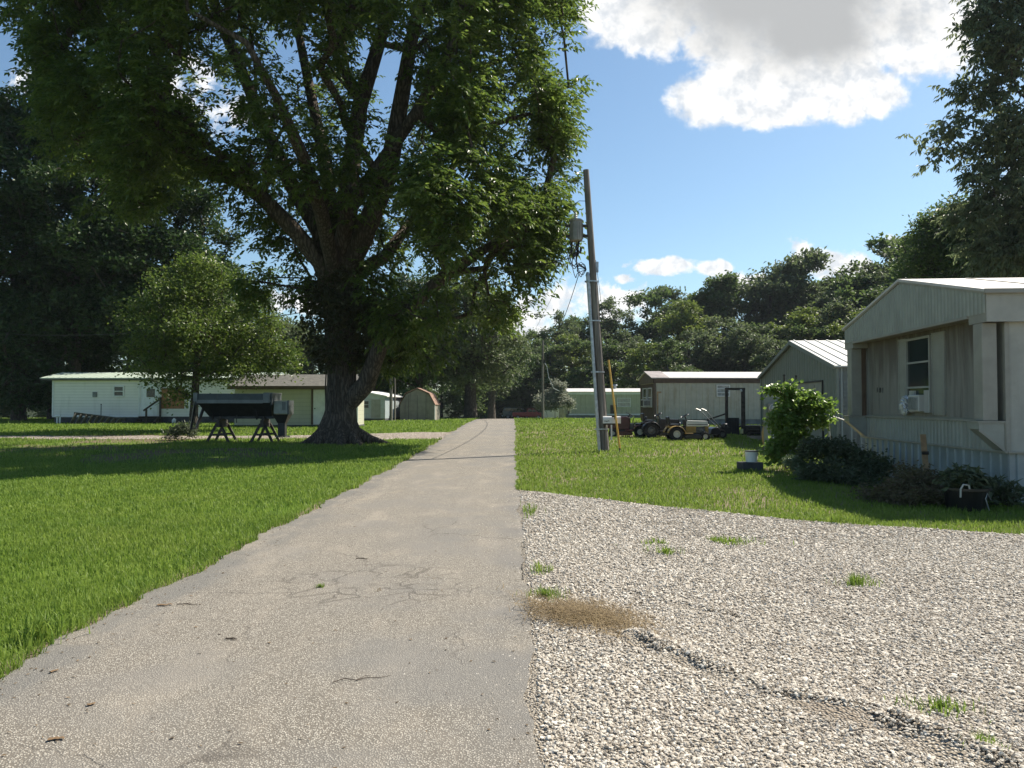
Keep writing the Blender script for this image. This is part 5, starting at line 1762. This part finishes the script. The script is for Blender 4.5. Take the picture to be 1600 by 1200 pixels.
def plain_tree(h, rc, z0, seed, nl=22, npts=170, per=34, L=.42, W=.26, spread=.42, trunk=.26, shape='round', lumpy=False):
    """meshes (trunk, crown) of a broadleaf tree with its base at the origin"""
    rng = np.random.default_rng(seed)
    lobes = []
    for i in range(nl):
        t = (i + .5) / nl
        z = z0 + (h - z0) * (.06 + .86 * t)
        u = (z - z0) / (h - z0)
        if shape == 'round': env = rc * np.sqrt(max(.05, 1 - (2 * u - .86) ** 2 * .92))
        elif shape == 'tall': env = rc * (1 - .62 * u) * (.65 + .5 * min(1, u * 4))
        else: env = rc * (.55 + .6 * u) * np.sqrt(max(.05, 1.02 - u ** 3))
        a = i * 2.399 + rng.uniform(-.5, .5)
        rr = rc * (rng.uniform(.27, .46) if not lumpy else rng.choice([.16, .22, .3, .42]))
        q = max(0, env - rr * .8) * (rng.uniform(.6, 1.08) if not lumpy else rng.uniform(.55, 1.3))
        if lumpy: z += rng.normal(0, .07) * h
        lobes.append((q * cos(a), q * sin(a), min(z, h - rr * .6), rr))
    pts = crown_points(rng, lobes, npts)
    pts = pts[pts[:, 2] > z0 * .8]
    hz = [0, .2, .45, .7, .92]
    base = [(rng.normal(0, .02) * h * t, rng.normal(0, .02) * h * t, h * t * .86) for t in hz]
    base[0] = (0, 0, -.3)
    nodes, par = grow(base, [-1, 0, 1, 2, 3], pts, .25, 1)
    mb = MB(); limb_mesh(mb, nodes, par, [trunk * 1.25, trunk], .02, trunk, .45, 9)
    v, f = leaf_cloud(pts, per, spread, L, W, rng, .25, np.array([0, 0, h * .45]))
    return mb, v, f


def mesh_tree(name, label, cat, loc, mb, v, f, mleaf, mbark, group=None, rot=0.0, smooth_bark=True):
    r = thing(name, label, cat, loc, rot, group)
    me = bpy.data.meshes.new('trunk'); me.from_pydata(mb.v, [], mb.f); me.materials.append(mbark)
    if smooth_bark: me.polygons.foreach_set('use_smooth', [True] * len(me.polygons))
    link('trunk', me, None, r)
    link('crown', mesh_np('crown', v, f, mleaf), None, r)
    return r


# ---- the big tree in the left lawn
BT = np.array([-6.75, 30.0, G(-6.75, 30.0)])


def pix(px, py, d): return np.array(at(px, py, d))


def inside(poly, x, y):
    c = np.zeros(len(x), bool); j = len(poly) - 1
    for i in range(len(poly)):
        xi, yi = poly[i]; xj, yj = poly[j]
        c ^= ((yi > y) != (yj > y)) & (x < (xj - xi) * (y - yi) / (yj - yi + 1e-12) + xi)
        j = i
    return c


def edge_dist(poly, x, y):
    b = np.full(len(x), 1e9); n = len(poly)
    for i in range(n):
        (ax, ay), (bx, by) = poly[i], poly[(i + 1) % n]
        dx, dy = bx - ax, by - ay
        t = np.clip(((x - ax) * dx + (y - ay) * dy) / (dx * dx + dy * dy), 0, 1)
        b = np.minimum(b, np.hypot(x - ax - t * dx, y - ay - t * dy))
    return b


def big_tree():
    rng = np.random.default_rng(21)
    nodes, par, rad = [], [], []

    def chain(path, p, r0, r1):
        n = len(path)
        for i, q in enumerate(path):
            nodes.append(np.array(q)); par.append(p); p = len(nodes) - 1
            rad.append(r0 + (r1 - r0) * i / max(1, n - 1))
        return p
    D = 30.0
    chain([BT + [0, 0, -.3], BT + [0, 0, .15], BT + [0, 0, .7], pix(533, 640, D), pix(534, 590, D), pix(532, 540, D), pix(530, 490, D), pix(526, 445, D)], -1, 1.0, .72)
    for i, q in enumerate((1.15, .98, .72, .60, .56, .58, .62, .56)): rad[i] = q
    top = 7
    L = {}
    L['l1'] = chain([pix(500, 410, 29.6), pix(455, 355, 29.0), pix(405, 305, 28.5), pix(340, 255, 28), pix(262, 222, 27.5), pix(180, 180, 27), pix(100, 130, 27)], 6, .34, .10)
    L['l2'] = chain([pix(498, 360, 30.2), pix(455, 290, 30.6), pix(415, 205, 31), pix(375, 110, 31.5), pix(335, 20, 32), pix(300, -90, 32)], top, .36, .12)
    L['l3'] = chain([pix(535, 370, 30), pix(545, 270, 30.5), pix(560, 160, 31), pix(590, 60, 31), pix(625, -60, 31), pix(640, -160, 31)], top, .44, .14)
    L['l4'] = chain([pix(565, 370, 29.4), pix(605, 270, 28.8), pix(622, 170, 28.4), pix(640, 60, 28), pix(668, -60, 28), pix(690, -170, 28)], top, .42, .13)
    L['l5'] = chain([pix(540, 330, 28.8), pix(585, 265, 28), pix(650, 170, 27.4), pix(700, 80, 27), pix(735, -30, 27)], top, .30, .11)
    L['l6'] = chain([pix(520, 350, 31.5), pix(505, 250, 33), pix(480, 130, 34.5), pix(455, 10, 35), pix(430, -120, 35)], top, .32, .12)
    L['r1'] = chain([pix(572, 600, 29.6), pix(592, 545, 29.2), pix(640, 480, 29), pix(700, 425, 29), pix(770, 380, 29), pix(845, 335, 29)], 3, .36, .08)
    L['r2'] = chain([pix(700, 220, 28), pix(770, 190, 28), pix(840, 170, 28)], int(np.argmin([np.linalg.norm(q - pix(700, 220, 28)) for q in nodes])), .15, .06)
    L['b1'] = chain([pix(600, 400, 32), pix(660, 320, 34.5), pix(720, 240, 36), pix(770, 140, 36.5)], top, .26, .09)
    L['f1'] = chain([pix(500, 330, 27.5), pix(470, 240, 25), pix(430, 150, 23.5), pix(380, 60, 23)], top, .26, .09)
    n0 = len(nodes)
    poly = [(-40, -230), (150, -300), (500, -330), (820, -300), (940, -200), (925, 0), (885, 50), (900, 140), (890, 205), (862, 250), (912, 298), (900, 345), (862, 400), (866, 445), (815, 490), (745, 520), (670, 560), (600, 590), (566, 560), (560, 480), (500, 440), (440, 480), (385, 470), (368, 400), (395, 345), (330, 305), (268, 292), (240, 340), (130, 340), (50, 250), (30, 140), (-10, 60)]
    K = 26000
    x = rng.uniform(-50, 950, K); y = rng.uniform(-330, 610, K)
    ok = inside(poly, x, y); x, y = x[ok], y[ok]
    e = edge_dist(poly, x, y)
    half = 7.5 * np.sqrt(np.clip(e / 230, 0.02, 1))
    u = rng.uniform(-1, 1, len(x))
    d = 29.5 + np.sign(u) * np.abs(u) ** .75 * half
    P = np.stack([(x - 800) / F * d, d, CAM_H + (HZ - y) / F * d], -1)
    # masses of leaves with gaps between them
    s = 0
    for k in range(10):
        a = unit(rng.normal(0, 1, 3)); s = s + np.sin(P @ a * rng.uniform(1.3, 2.9) + rng.uniform(0, 6.28))
    q = edge_dist(poly, x, y)
    gap = np.where((x < 650) & (y < 430) & (y > 20), 1.9, .5)        # the left and middle are thinner
    gap = np.where((x < 330) & (y < 330), .25, gap)
    gap = np.where((x > 560) & (y > 420), 1.2, gap)
    gap = gap + np.where(q < 28, 1.0, 0)                              # ragged outline
    keep = s > gap
    P = P[keep][:2500]
    # droopy sprays low on the right
    nodes_, par_ = grow(nodes, par, P, .22, 5)
    mb = MB()
    cnt = limb_mesh(mb, nodes_, par_, rad, .012, .55, .45, 18)
    # root flare
    for k in range(9):
        a = 2 * pi * k / 9 + rng.uniform(-.2, .2); ln = rng.uniform(.9, 1.7)
        c = Vector((cos(a), sin(a), 0))
        b0 = Vector(BT)
        mb.tube([b0 + c * .28 + Vector((0, 0, 1.1)), b0 + c * .60 + Vector((0, 0, .42)), b0 + c * (.6 + ln * .4) + Vector((0, 0, .14)), b0 + c * (.6 + ln) + Vector((0, 0, -.1))], [.32, .30, .2, .05], 8, cap=False)
    tips = nodes_[n0:]
    n = len(tips); per = 13
    A = np.repeat(tips, per, 0) + rng.normal(0, .26, (n * per, 3))
    ctr = np.array([-6.75, 29.5, 9.0])
    Dv = unit(A - ctr) * .55 + rng.normal(0, .8, A.shape); Dv[:, 2] = Dv[:, 2] * .6 + .05
    v, f = fronds(A, Dv, rng.uniform(.35, .75, len(A)), 4, .26, .44, rng, .3)
    mb.v = [(p[0] - BT[0], p[1] - BT[1], p[2] - BT[2]) for p in mb.v]
    r = mesh_tree('walnut_tree', 'huge spreading shade tree with a thick furrowed trunk standing left of the asphalt drive', 'tree', tuple(BT), mb, v - BT, f, M['leaf_main'], M['bark'])
    # climbing leaves round the upper trunk
    q = 1500
    t = rng.uniform(0, 1, q) ** .9
    z = 2.9 + 6.2 * t
    a = rng.uniform(0, 2 * pi, q); R = (.60 + 1.0 * np.sin(np.clip((z - 2.4) / 4.5, 0, 1) * pi) ** 1.2 * rng.uniform(.1, 1.0, q))
    R = R * (1 - .35 * np.clip((z - 6.5) / 2.5, 0, 1))
    C = np.stack([R * np.cos(a) + .05, R * np.sin(a), z], -1)
    iv, if_ = leaf_cloud(C, 9, .16, .17, .12, rng, .9)
    link('ivy', mesh_np('ivy', iv, if_, M['leaf_ivy']), None, r)
    vm = MB(); rnd = random.Random(8)
    for k in range(16):
        a = rnd.uniform(0, 2 * pi); pts = []
        for i in range(12):
            zz = i * .55; rr = .60 + .06 * (zz > 3) + .5 * max(0, .8 - zz)
            a += rnd.uniform(-.12, .12); pts.append((rr * cos(a) * 1.02, rr * sin(a), zz))
        vm.tube(pts, [.03] * 8 + [.024, .02, .016, .012], 6, cap=False)
    vm.build('vine_stem', M['bark2'], r, fix=False)


big_tree()


# ---- orchard tree behind the spreader
def small_tree():
    rng = np.random.default_rng(31)
    d = 41.0; x0 = (303 - 800) / F * d; z0 = G(x0, d)
    lobes = []
    for px, py, dd, r in ((300, 560, 0, 2.1), (245, 545, -1, 1.6), (350, 540, -.8, 1.9), (400, 560, .2, 1.7), (435, 575, .6, 1.2), (235, 500, .3, 1.6), (290, 480, -.6, 2.0), (345, 470, .6, 1.9),
                         (265, 445, .4, 1.2), (310, 430, 0, 1.3), (390, 510, -.6, 1.6), (300, 530, 1.8, 2.2), (300, 540, -2.4, 1.8), (360, 590, -1.4, 1.3), (265, 592, -1.2, 1.2), (225, 575, 0.5, .9), (445, 555, 0, 1.1), (275, 620, -.8, .9)):
        p = at(px, py, d + dd); lobes.append((p.x - x0, dd, p.z - z0, r))
    pts = crown_points(rng, lobes, 560)
    nodes, par = grow([(0, 0, -.2), (.0, 0, .9), (.05, 0, 1.7), (.1, 0, 2.8), (.2, 0, 4.2), (.1, 0, 5.6)], [-1, 0, 1, 2, 3, 4], pts, .25, 1)
    mb = MB(); limb_mesh(mb, nodes, par, [.26, .22, .2], .015, .2, .45, 10)
    v, f = leaf_cloud(pts, 55, .33, .19, .11, rng, .45)
    mesh_tree('orchard_tree', 'round leafy yellow green tree standing behind the salt spreader', 'tree', (x0, d, z0), mb, v, f, M['leaf_small'], M['bark2'])


small_tree()


# ---- frond leaved tree at the right edge
def right_tree():
    rng = np.random.default_rng(41)
    X, Y = 36.5, 53.0; z0 = G(X, Y)
    lobes = []
    for px, py, dd, r in ((1478, 215, -1, 1.0), (1505, 205, 0, 1.2), (1490, 245, -.5, .9), (1530, 235, -1.5, 1.4), (1560, 265, -1.5, 1.4), (1540, 290, -2, 1.0), (1500, 345, -.5, .8), (1520, 335, -.8, .9), (1505, 148, 0, .9), (1530, 155, -.5, 1.0), (1550, 190, -1, 1.1), (1555, 90, 0, 1.5), (1560, 20, 0, 1.6), (1545, 50, 0, 1.2), (1570, 150, 0, 1.4), (1625, 200, -2, 2.8), (1610, 330, -2, 2.8), (1585, 300, -1, 1.5), (1580, 225, -1, 1.3), (1560, 45, -1, 1.0), (1575, 90, -1, 1.1), (1570, 130, -1.5, 1.0), (1545, 15, -1, .7), (1600, -20, 0, 2.6),
                         (1640, 80, -2, 3.4), (1690, 240, 0, 4.5), (1700, 0, 0, 4.2), (1660, 380, 0, 4.2), (1690, -120, 0, 3.5), (1620, 420, -1, 3.2), (1800, 180, 0, 5), (1800, 20, 2, 4.5), (1560, 400, -1, 2.0)):
        p = at(px, py, Y + dd); lobes.append((p.x - X, dd, p.z - z0, r * 1.12))
    pts = crown_points(rng, lobes, 900)
    nodes, par = grow([(0, 0, -.4), (0, 0, 3), (.2, 0, 7), (.3, 0, 11), (.4, 0, 15), (.2, 0, 20)], [-1, 0, 1, 2, 3, 4], pts, .25, 1)
    mb = MB(); limb_mesh(mb, nodes, par, [.5, .42, .38, .3], .018, .38, .45, 10)
    n = len(pts); per = 8
    A = np.repeat(pts, per, 0) + rng.normal(0, .42, (n * per, 3))
    D = rng.normal(0, .8, A.shape) + unit(A - np.array([0, 0, 12])) * .5; D[:, 2] = D[:, 2] * .8 + .3
    v, f = fronds(A, D, rng.uniform(.7, 1.1, len(A)), 4, .50, .40, rng, .5, .8)
    mesh_tree('tall_tree', 'tall tree with long drooping fronds at the right edge behind the mobile home roof', 'tree', (X, Y, z0), mb, v, f, M['leaf_frond'], M['bark2'])


right_tree()


# ---- tall dark trees behind the white home, and the trees by the shed
def bigger(label, px, ytop, ybot, d, rc, seed, mleaf='leaf_dark', npts=520, per=42, L=.30, W=.19, name='tall_tree', shape='round', trunk=.45, nl=34, spread=.42):
    x = (px - 800) / F * d; z0 = G(x, d)
    h = CAM_H + (HZ - ytop) / F * d - z0; zb = CAM_H + (HZ - ybot) / F * d - z0
    mb, v, f = plain_tree(h, rc, max(.8, zb), seed, nl, npts, per, L, W, spread, trunk, shape)
    return mesh_tree(name, label, 'tree', (x, d, z0), mb, v, f, M[mleaf], M['bark2'])


bigger('tallest dark tree rising over the left part of the white home', 115, 110, 560, 60, 8.5, 51, npts=1200, per=58, L=.36, W=.24)
bigger('dark broad tree over the roof and door of the white home', 245, 235, 575, 61, 5.9, 52, npts=800, per=58, L=.36, W=.24)
bigger('dark tree at the left edge of the view beyond the white home', -30, 135, 590, 58, 7.2, 53, npts=900, per=56, L=.36, W=.24)
bigger('dark bushy tree filling the lower left edge beyond the white home', 30, 470, 650, 56, 3.6, 54, npts=320, per=60)
bigger('dark leafy thicket tree behind the left corner of the white home', 85, 420, 640, 63, 5.5, 55, npts=560, per=60, L=.34, W=.22)
bigger('dark tree behind the boarded window of the white home', 330, 400, 620, 66, 5.2, 56, npts=520, per=60, L=.34, W=.22)
bigger('grey green tree seen through the gap left of the big trunk', 440, 500, 640, 72, 4.8, 57, 'leaf_far2', npts=260)
bigger('broad dark tree whose trunk stands right of the gambrel shed', 735, 440, 615, 71, 6.0, 58, 'leaf_far2', npts=640, per=46, trunk=.55)
bigger('dark tree rising directly behind the gambrel shed', 655, 430, 610, 74, 6.2, 59, npts=520, trunk=.4)
bigger('lower dark tree closing the gap between the big trunk and the shed', 585, 470, 630, 76, 5.5, 60, npts=420)
bigger('dark round tree leaning over the end of the asphalt drive', 768, 520, 598, 92, 4.8, 61, npts=360, name='tall_tree')
bigger('dark shrubby tree standing behind the two parked vehicles', 812, 560, 640, 136, 6.0, 62, npts=260, L=.45, W=.3, spread=.6)
bigger('bright leafy tree just beyond the roof of the nearest mobile home', 1500, 325, 470, 62, 4.6, 63, 'leaf_far', npts=520)
bigger('dark dense tree beyond the right end of the nearest mobile home roof', 1600, 330, 480, 58, 5.5, 64, 'leaf_dark', npts=560)

# ---- far treeline: a few kinds, copied
KINDS = []
for i, (shape, rc, ml) in enumerate((('round', 5.2, 'leaf_far'), ('round', 5.8, 'leaf_far2'), ('tall', 4.6, 'leaf_far'), ('wide', 5.4, 'leaf_far2'), ('round', 4.6, 'leaf_yel'), ('wide', 5.0, 'leaf_far'))):
    mb, v, f = plain_tree(18.0, rc, 3.0, 80 + i, 30, 250, 40, .52, .33, .42, .28, shape, lumpy=True)
    me = bpy.data.meshes.new('trunk'); me.from_pydata(mb.v, [], mb.f); me.materials.append(M['bark2'])
    KINDS.append((me, mesh_np('crown', v, f, M[ml])))


def far_tree(px, ytop, d, kind, label=None, sx=1.0):
    x = (px - 800) / F * d; z0 = G(x, d)
    h = CAM_H + (HZ - ytop) / F * d - z0
    s = max(.25, h / 18.0)
    r = thing('woodland_tree', label or 'dense green tree merging into the wooded hillside treeline', 'tree', (x, d, z0), (px * 7.13 + d) % 6.28, 'trees of the far wooded hillside')
    w = s * sx; w = max(w, .55 * sx)
    r.scale = (w, w, s)
    link('trunk', KINDS[kind][0], None, r); link('crown', KINDS[kind][1], None, r)


for px, yt, d, k, lb in (
        (838, 512, 138, 0, 'round tree in the far treeline directly above the thin far pole'), (872, 492, 142, 1, 'greyish round tree left of the leaning pole in the far treeline'),
        (905, 490, 150, 0, 'tree in the far treeline just left of the leaning pole'), (955, 470, 150, 1, 'dark rounded tree right of the leaning pole on the skyline'),
        (1022, 446, 152, 0, 'dark rounded tree above the pale green mobile home on the skyline'), (1062, 452, 156, 3, 'narrow dark tree between two taller trees on the skyline'),
        (1132, 418, 148, 2, 'pointed tree above the cream mobile home on the skyline'), (1100, 446, 150, 2, 'small pointed tree left of the tall pointed one on the skyline'),
        (1172, 446, 155, 1, None), (1205, 410, 150, 3, None), (1232, 398, 152, 3, 'tallest open tree standing against the white cloud above the garage'), (1292, 428, 156, 2, 'thin pointed tree right of the tall open one on the skyline'),
        (1262, 448, 150, 1, None), (1330, 428, 140, 1, None), (1372, 398, 135, 0, None), (1415, 378, 130, 1, None), (1452, 352, 120, 0, None), (1500, 335, 118, 1, None), (1560, 315, 115, 0, None), (1620, 300, 112, 1, None), (1690, 290, 112, 0, None)):
    far_tree(px, yt, d, k, lb)
for px, yt, d, k, lb in (
        (820, 545, 126, 1, None), (862, 535, 122, 0, None), (893, 520, 124, 4, 'yellow green tree low in the treeline behind the leaning pole'), (935, 525, 120, 0, None), (975, 520, 123, 1, None),
        (1000, 535, 112, 4, 'lighter green tree behind the left end of the cream mobile home'), (1045, 528, 110, 0, 'bushy mid green tree behind the cream mobile home roof'), (1078, 470, 132, 4, 'yellow green tree below the pointed skyline tree'), (1090, 520, 118, 1, None), (1130, 500, 122, 1, None),
        (1165, 510, 116, 1, None), (1195, 505, 120, 0, None), (1245, 478, 118, 4, 'yellow green tree rising behind the garage roof peak'), (1215, 535, 100, 1, None), (1285, 505, 112, 0, None), (1320, 470, 116, 1, None),
        (1345, 478, 96, 4, 'bright tree beside the left roof slope of the nearest mobile home'), (1385, 440, 108, 0, None), (1430, 420, 100, 1, None), (1475, 400, 98, 0, None), (1530, 390, 95, 1, None), (1590, 380, 92, 0, None), (1660, 370, 92, 1, None),
        (770, 560, 128, 1, None), (730, 540, 132, 0, None), (690, 530, 130, 1, None), (640, 540, 128, 0, None), (560, 530, 126, 1, None), (500, 520, 118, 0, None), (455, 505, 112, 1, None), (400, 520, 110, 0, None), (350, 510, 112, 1, None),
        (280, 480, 108, 0, None), (200, 470, 105, 1, None), (110, 460, 105, 0, None), (30, 450, 100, 1, None), (-60, 450, 100, 0, None)):
    far_tree(px, yt, d, k, lb, 1.15)


# ------------------------------------------------------------------ bushes and garden plants
def bush(label, cx, cy, lobes, n, per, spread, L, W, mleaf, seed, name='shrub', cat='shrub', down=.3, stems=8, sr=.012, group=None, z=None):
    rng = np.random.default_rng(seed)
    z0 = G(cx, cy) if z is None else z
    pts = crown_points(rng, [(a - cx, b - cy, c, r) for a, b, c, r in lobes], n)
    pts = pts[pts[:, 2] > .04]
    base = [(0, 0, -.05), (0, 0, .12)]; par = [-1, 0]
    for k in range(stems):
        a, b, c, r = lobes[k % len(lobes)]
        base.append(((a - cx) * .75, (b - cy) * .75, .05)); par.append(1)
        base.append(((a - cx) * .9, (b - cy) * .9, max(.1, c * .6))); par.append(len(base) - 2)
    nodes, pr = grow(base, par, pts, .15, 1)
    mb = MB(); limb_mesh(mb, nodes, pr, [sr] * len(base), sr * .35, sr, .3, 6)
    v, f = leaf_cloud(pts, per, spread, L, W, rng, down)
    ok = (v.reshape(-1, 4, 3)[:, :, 2] > -.02).all(1)
    f = np.arange(ok.sum() * 4).reshape(-1, 4); v = v.reshape(-1, 4, 3)[ok].reshape(-1, 3)
    r = thing(name, label, cat, (cx, cy, z0), 0, group)
    me = bpy.data.meshes.new('stem'); me.from_pydata(mb.v, [], mb.f); me.materials.append(M['twig'])
    link('stem', me, None, r)
    link('foliage', mesh_np('foliage', v, f, M[mleaf]), None, r)
    return r


def lob(px, py, d, r): p = at(px, py, d); return (p.x, d, p.z, r)


bush('silvery grey bush beside the thin far pole', 3.75, 66.5, [lob(852, 640, 66, .8), lob(868, 628, 66.5, .95), lob(880, 640, 66, .8), lob(866, 615, 66.6, .5), lob(845, 632, 66.4, .4), lob(876, 612, 66.5, .35), lob(868, 606, 66.5, .25)], 150, 40, .2, .26, .10, 'leaf_silver', 71, name='silver_bush', cat='bush', down=-.3)
bush('sunlit broad leaved climbing vine heaped over poles beside the garden bed', 6.9, 18.6,
     [lob(1235, 640, 18.6, .34), lob(1255, 628, 18.6, .3), lob(1230, 668, 18.5, .42), lob(1256, 660, 18.6, .3), lob(1222, 700, 18.5, .38), lob(1240, 690, 18.4, .36), lob(1215, 612, 18.7, .17), lob(1230, 618, 18.6, .22), lob(1275, 640, 18.7, .22), lob(1282, 660, 18.7, .2), lob(1218, 655, 18.5, .26), lob(1212, 715, 18.3, .25), lob(1268, 618, 18.7, .14), lob(1300, 640, 18.8, .06), lob(1203, 612, 18.7, .09), lob(1240, 604, 18.6, .1), lob(1222, 603, 18.6, .07), lob(1290, 632, 18.7, .12)],
     400, 16, .085, .115, .095, 'leaf_vine', 72, name='climbing_vine', cat='vine', down=.5)
bush('small whitish leaved plant in front of the climbing vine', 6.6, 17.2, [lob(1255, 735, 17.2, .26), lob(1243, 722, 17.3, .2), lob(1262, 712, 17.4, .22), lob(1250, 752, 17.0, .2)], 150, 12, .06, .10, .05, 'leaf_pale', 73, name='garden_plant', cat='plant')
bush('low dark green shrub mound between the vine and the reddish weeds', 7.0, 16.2,
     [lob(1275, 705, 16.8, .34), lob(1305, 715, 16.5, .42), lob(1340, 728, 16.0, .42), lob(1290, 745, 15.8, .36), lob(1330, 755, 15.3, .36), lob(1365, 735, 15.6, .36), lob(1262, 755, 16, .26), lob(1360, 765, 14.8, .26), lob(1310, 700, 17, .25)],
     460, 24, .09, .095, .05, 'leaf_shrub', 74, name='shrub_mound', cat='shrub')
bush('tangled reddish brown weeds below the tan board', 6.7, 12.6,
     [lob(1400, 775, 12.6, .30), lob(1425, 765, 12.8, .30), lob(1385, 785, 12.4, .24), lob(1440, 785, 12.2, .24), lob(1410, 792, 12.0, .24), lob(1360, 788, 12.6, .2), lob(1460, 788, 12.0, .2), lob(1440, 750, 13.2, .2), lob(1350, 775, 13.4, .18), lob(1412, 742, 13.4, .16), lob(1465, 765, 12.6, .16)],
     440, 20, .08, .075, .032, 'leaf_rust', 75, name='weed_clump', cat='weeds', down=.0)
bush('leafy green plant growing out of the black tub', 6.8, 11.55, [(6.7, 11.5, .46, .17), (6.9, 11.55, .44, .17), (6.8, 11.65, .52, .15), (7.05, 11.5, .4, .14), (6.55, 11.6, .42, .12)], 90, 8, .06, .15, .06, 'leaf_shrub', 76, name='potted_plant', cat='plant')
bush('strap leaved green plant at the foot of the skirting right of the tub', 7.45, 11.8, [(7.4, 11.8, .2, .2), (7.6, 11.65, .15, .18), (7.3, 11.9, .22, .14)], 70, 8, .07, .22, .035, 'leaf_shrub', 77, name='garden_plant', cat='plant', down=-.4)
bush('dark scrubby plant on the gravel track left of the saw horses', -14.4, 32.2, [lob(270, 684, 32.2, .28), lob(285, 677, 32.2, .34), lob(297, 682, 32.1, .25)], 90, 14, .1, .20, .045, 'leaf_shrub', 78, name='scrub_plant', cat='plant', down=-.3)
bush('loose dark hedge behind the camper and the gambrel shed', -9.6, 63.0, [(-13, 63, 1.1, 1.2), (-11.2, 63.2, 1.0, 1.0), (-8.8, 63.6, 1.3, 1.1)], 160, 30, .25, .24, .15, 'leaf_dark', 79, name='hedge', cat='hedge')

M['pvc'] = mat('white_pvc', (0.7, 0.7, 0.68), .4, var=.06)
g1 = thing('garden_pole', 'dark plant pole poking out of the vine top on the left', 'pole', (6.65, 18.75, G(6.6, 18.7)))
m = MB(); m.tube([(0, 0, -.1), (0, 0, 2.3)], .022, 8); m.build('pole', M['wood_dark'], g1)
m = MB(); m.tube([(0, 0, 2.3), (0, 0, 2.33)], .03, 8); m.build('cap', M['black'], g1)
g2 = thing('garden_pole', 'second dark plant pole poking out of the vine, right of the first', 'pole', (6.92, 18.75, G(6.9, 18.7)))
m = MB(); m.tube([(0, 0, -.1), (.02, 0, 2.28)], .022, 8); m.build('pole', M['wood_dark'], g2)
m = MB(); m.tube([(.02, 0, 2.28), (.02, 0, 2.31)], .03, 8); m.build('cap', M['black'], g2)
g3 = thing('pipe_frame', 'white plastic pipe frame leaning out of the right side of the vine', 'pipe frame', (7.75, 18.7, G(7.7, 18.7)))
m = MB(); m.tube([(.02, 0, -.1), (-.06, 0, 1.35)], .022, 8); m.build('upright', M['pvc'], g3)
m = MB(); m.tube([(-.06, 0, 1.35), (.62, .05, 1.13)], .016, 8); m.tube([(-.25, 0, .55), (.12, 0, .52)], .014, 8); m.build('crossbar', M['pvc'], g3)

# undergrowth at the foot of the woods
mb, v, f = plain_tree(6.0, 4.2, .1, 99, 20, 150, 46, .42, .28, .42, .1, 'round')
UM = bpy.data.meshes.new('trunk'); UM.from_pydata(mb.v, [], mb.f); UM.materials.append(M['bark2'])
UC = mesh_np('crown', v, f, M['leaf_far'])
_r = random.Random(12)
for k in range(34):
    x = -98 + k * 5.6 + _r.uniform(-1.5, 1.5); y = 108 + 12 * abs(sin(k * 1.3)) + (0 if x > -20 else -8 * (1 if x < -40 else 0))
    if -5 < x < 12: y = max(y, 124)
    o = thing('thicket_bush', 'dark leafy bush in the undergrowth at the foot of the far woods', 'bush', (x, y, G(x, y) - .3), k * 1.7, 'undergrowth bushes at the foot of the woods')
    q = _r.uniform(.8, 1.25); o.scale = (q, q, q * _r.uniform(.8, 1.2))
    link('trunk', UM, None, o); link('crown', UC, None, o)

make_grass()
# grass that has crept into the gravel and asphalt
tuft('green grass patch spreading in the gravel nearest the lawn', 2.05, 8.75, .62, .26, 2200, .08, .011, 1, dz=.02, kind='stuff')
tuft('small grass tuft just left of the gravel grass patch', 1.62, 8.15, .2, .16, 160, .08, .009, 2, dz=.03, kind='stuff')
tuft('isolated bright grass clump in the gravel right of centre', 3.0, 6.78, .19, .17, 380, .10, .006, 3)
tuft('small weeds where the gravel meets the asphalt by the lawn corner', .26, 11.4, .16, .7, 220, .09, .011, 4, dz=.03, kind='stuff')
tuft('small weeds in the gravel edge above the dead grass', .26, 7.4, .13, .28, 200, .07, .008, 5, dz=.03, kind='stuff')
tuft('weed clump near the bottom right corner of the gravel', 2.15, 3.6, .13, .12, 260, .07, .005, 6)
tuft('thin grass sprouts above the bottom right weed clump', 2.2, 4.0, .3, .16, 200, .06, .006, 7, dz=.03, kind='stuff')
tuft('green grass tuft growing in the asphalt crack', -1.66, 6.72, .055, .035, 90, .035, .004, 8)
tuft('yellowish grass tuft right of the green tuft in the asphalt crack', -1.10, 6.55, .09, .05, 130, .035, .004, 9, m='straw')
tuft('pale dried grass clippings mat on the gravel beside the asphalt', .54, 5.75, .42, .58, 4200, .14, .0045, 10, m='straw', name='dead_grass', lean=1.0, flat=.75, kind='stuff', cat='dead grass', dz=.045)
tuft('olive grass sprouts at the upper edge of the dried clippings', .27, 6.35, .18, .2, 320, .06, .005, 12, dz=.03)
tuft('taller broad grass clump at the left lawn edge by the asphalt', -3.2, 5.2, .18, .35, 240, .2, .010, 13)
tuft('taller grass clump on the lawn corner beside the gravel edge', 4.3, 10.4, .5, .3, 420, .17, .012, 14)

# ------------------------------------------------------------------ air
hm = bpy.data.materials.new('haze')
hm.use_nodes = True
ht = NT(hm.node_tree); ht.n.clear()
ho = ht.new('ShaderNodeOutputMaterial'); hv = ht.new('ShaderNodeVolumePrincipled')
hv.inputs['Color'].default_value = (0.80, 0.88, 1.0, 1)
hv.inputs['Density'].default_value = 0.00014
hv.inputs['Anisotropy'].default_value = 0.0
ht.l.new(hv.outputs[0], ho.inputs['Volume'])
hb = MB(); hb.box(-260, 260, -62, 420, -3.0, 70)
tag(hb.build('haze', hm), 'thin summer haze in the air over the whole yard and woods', 'haze', kind='stuff')
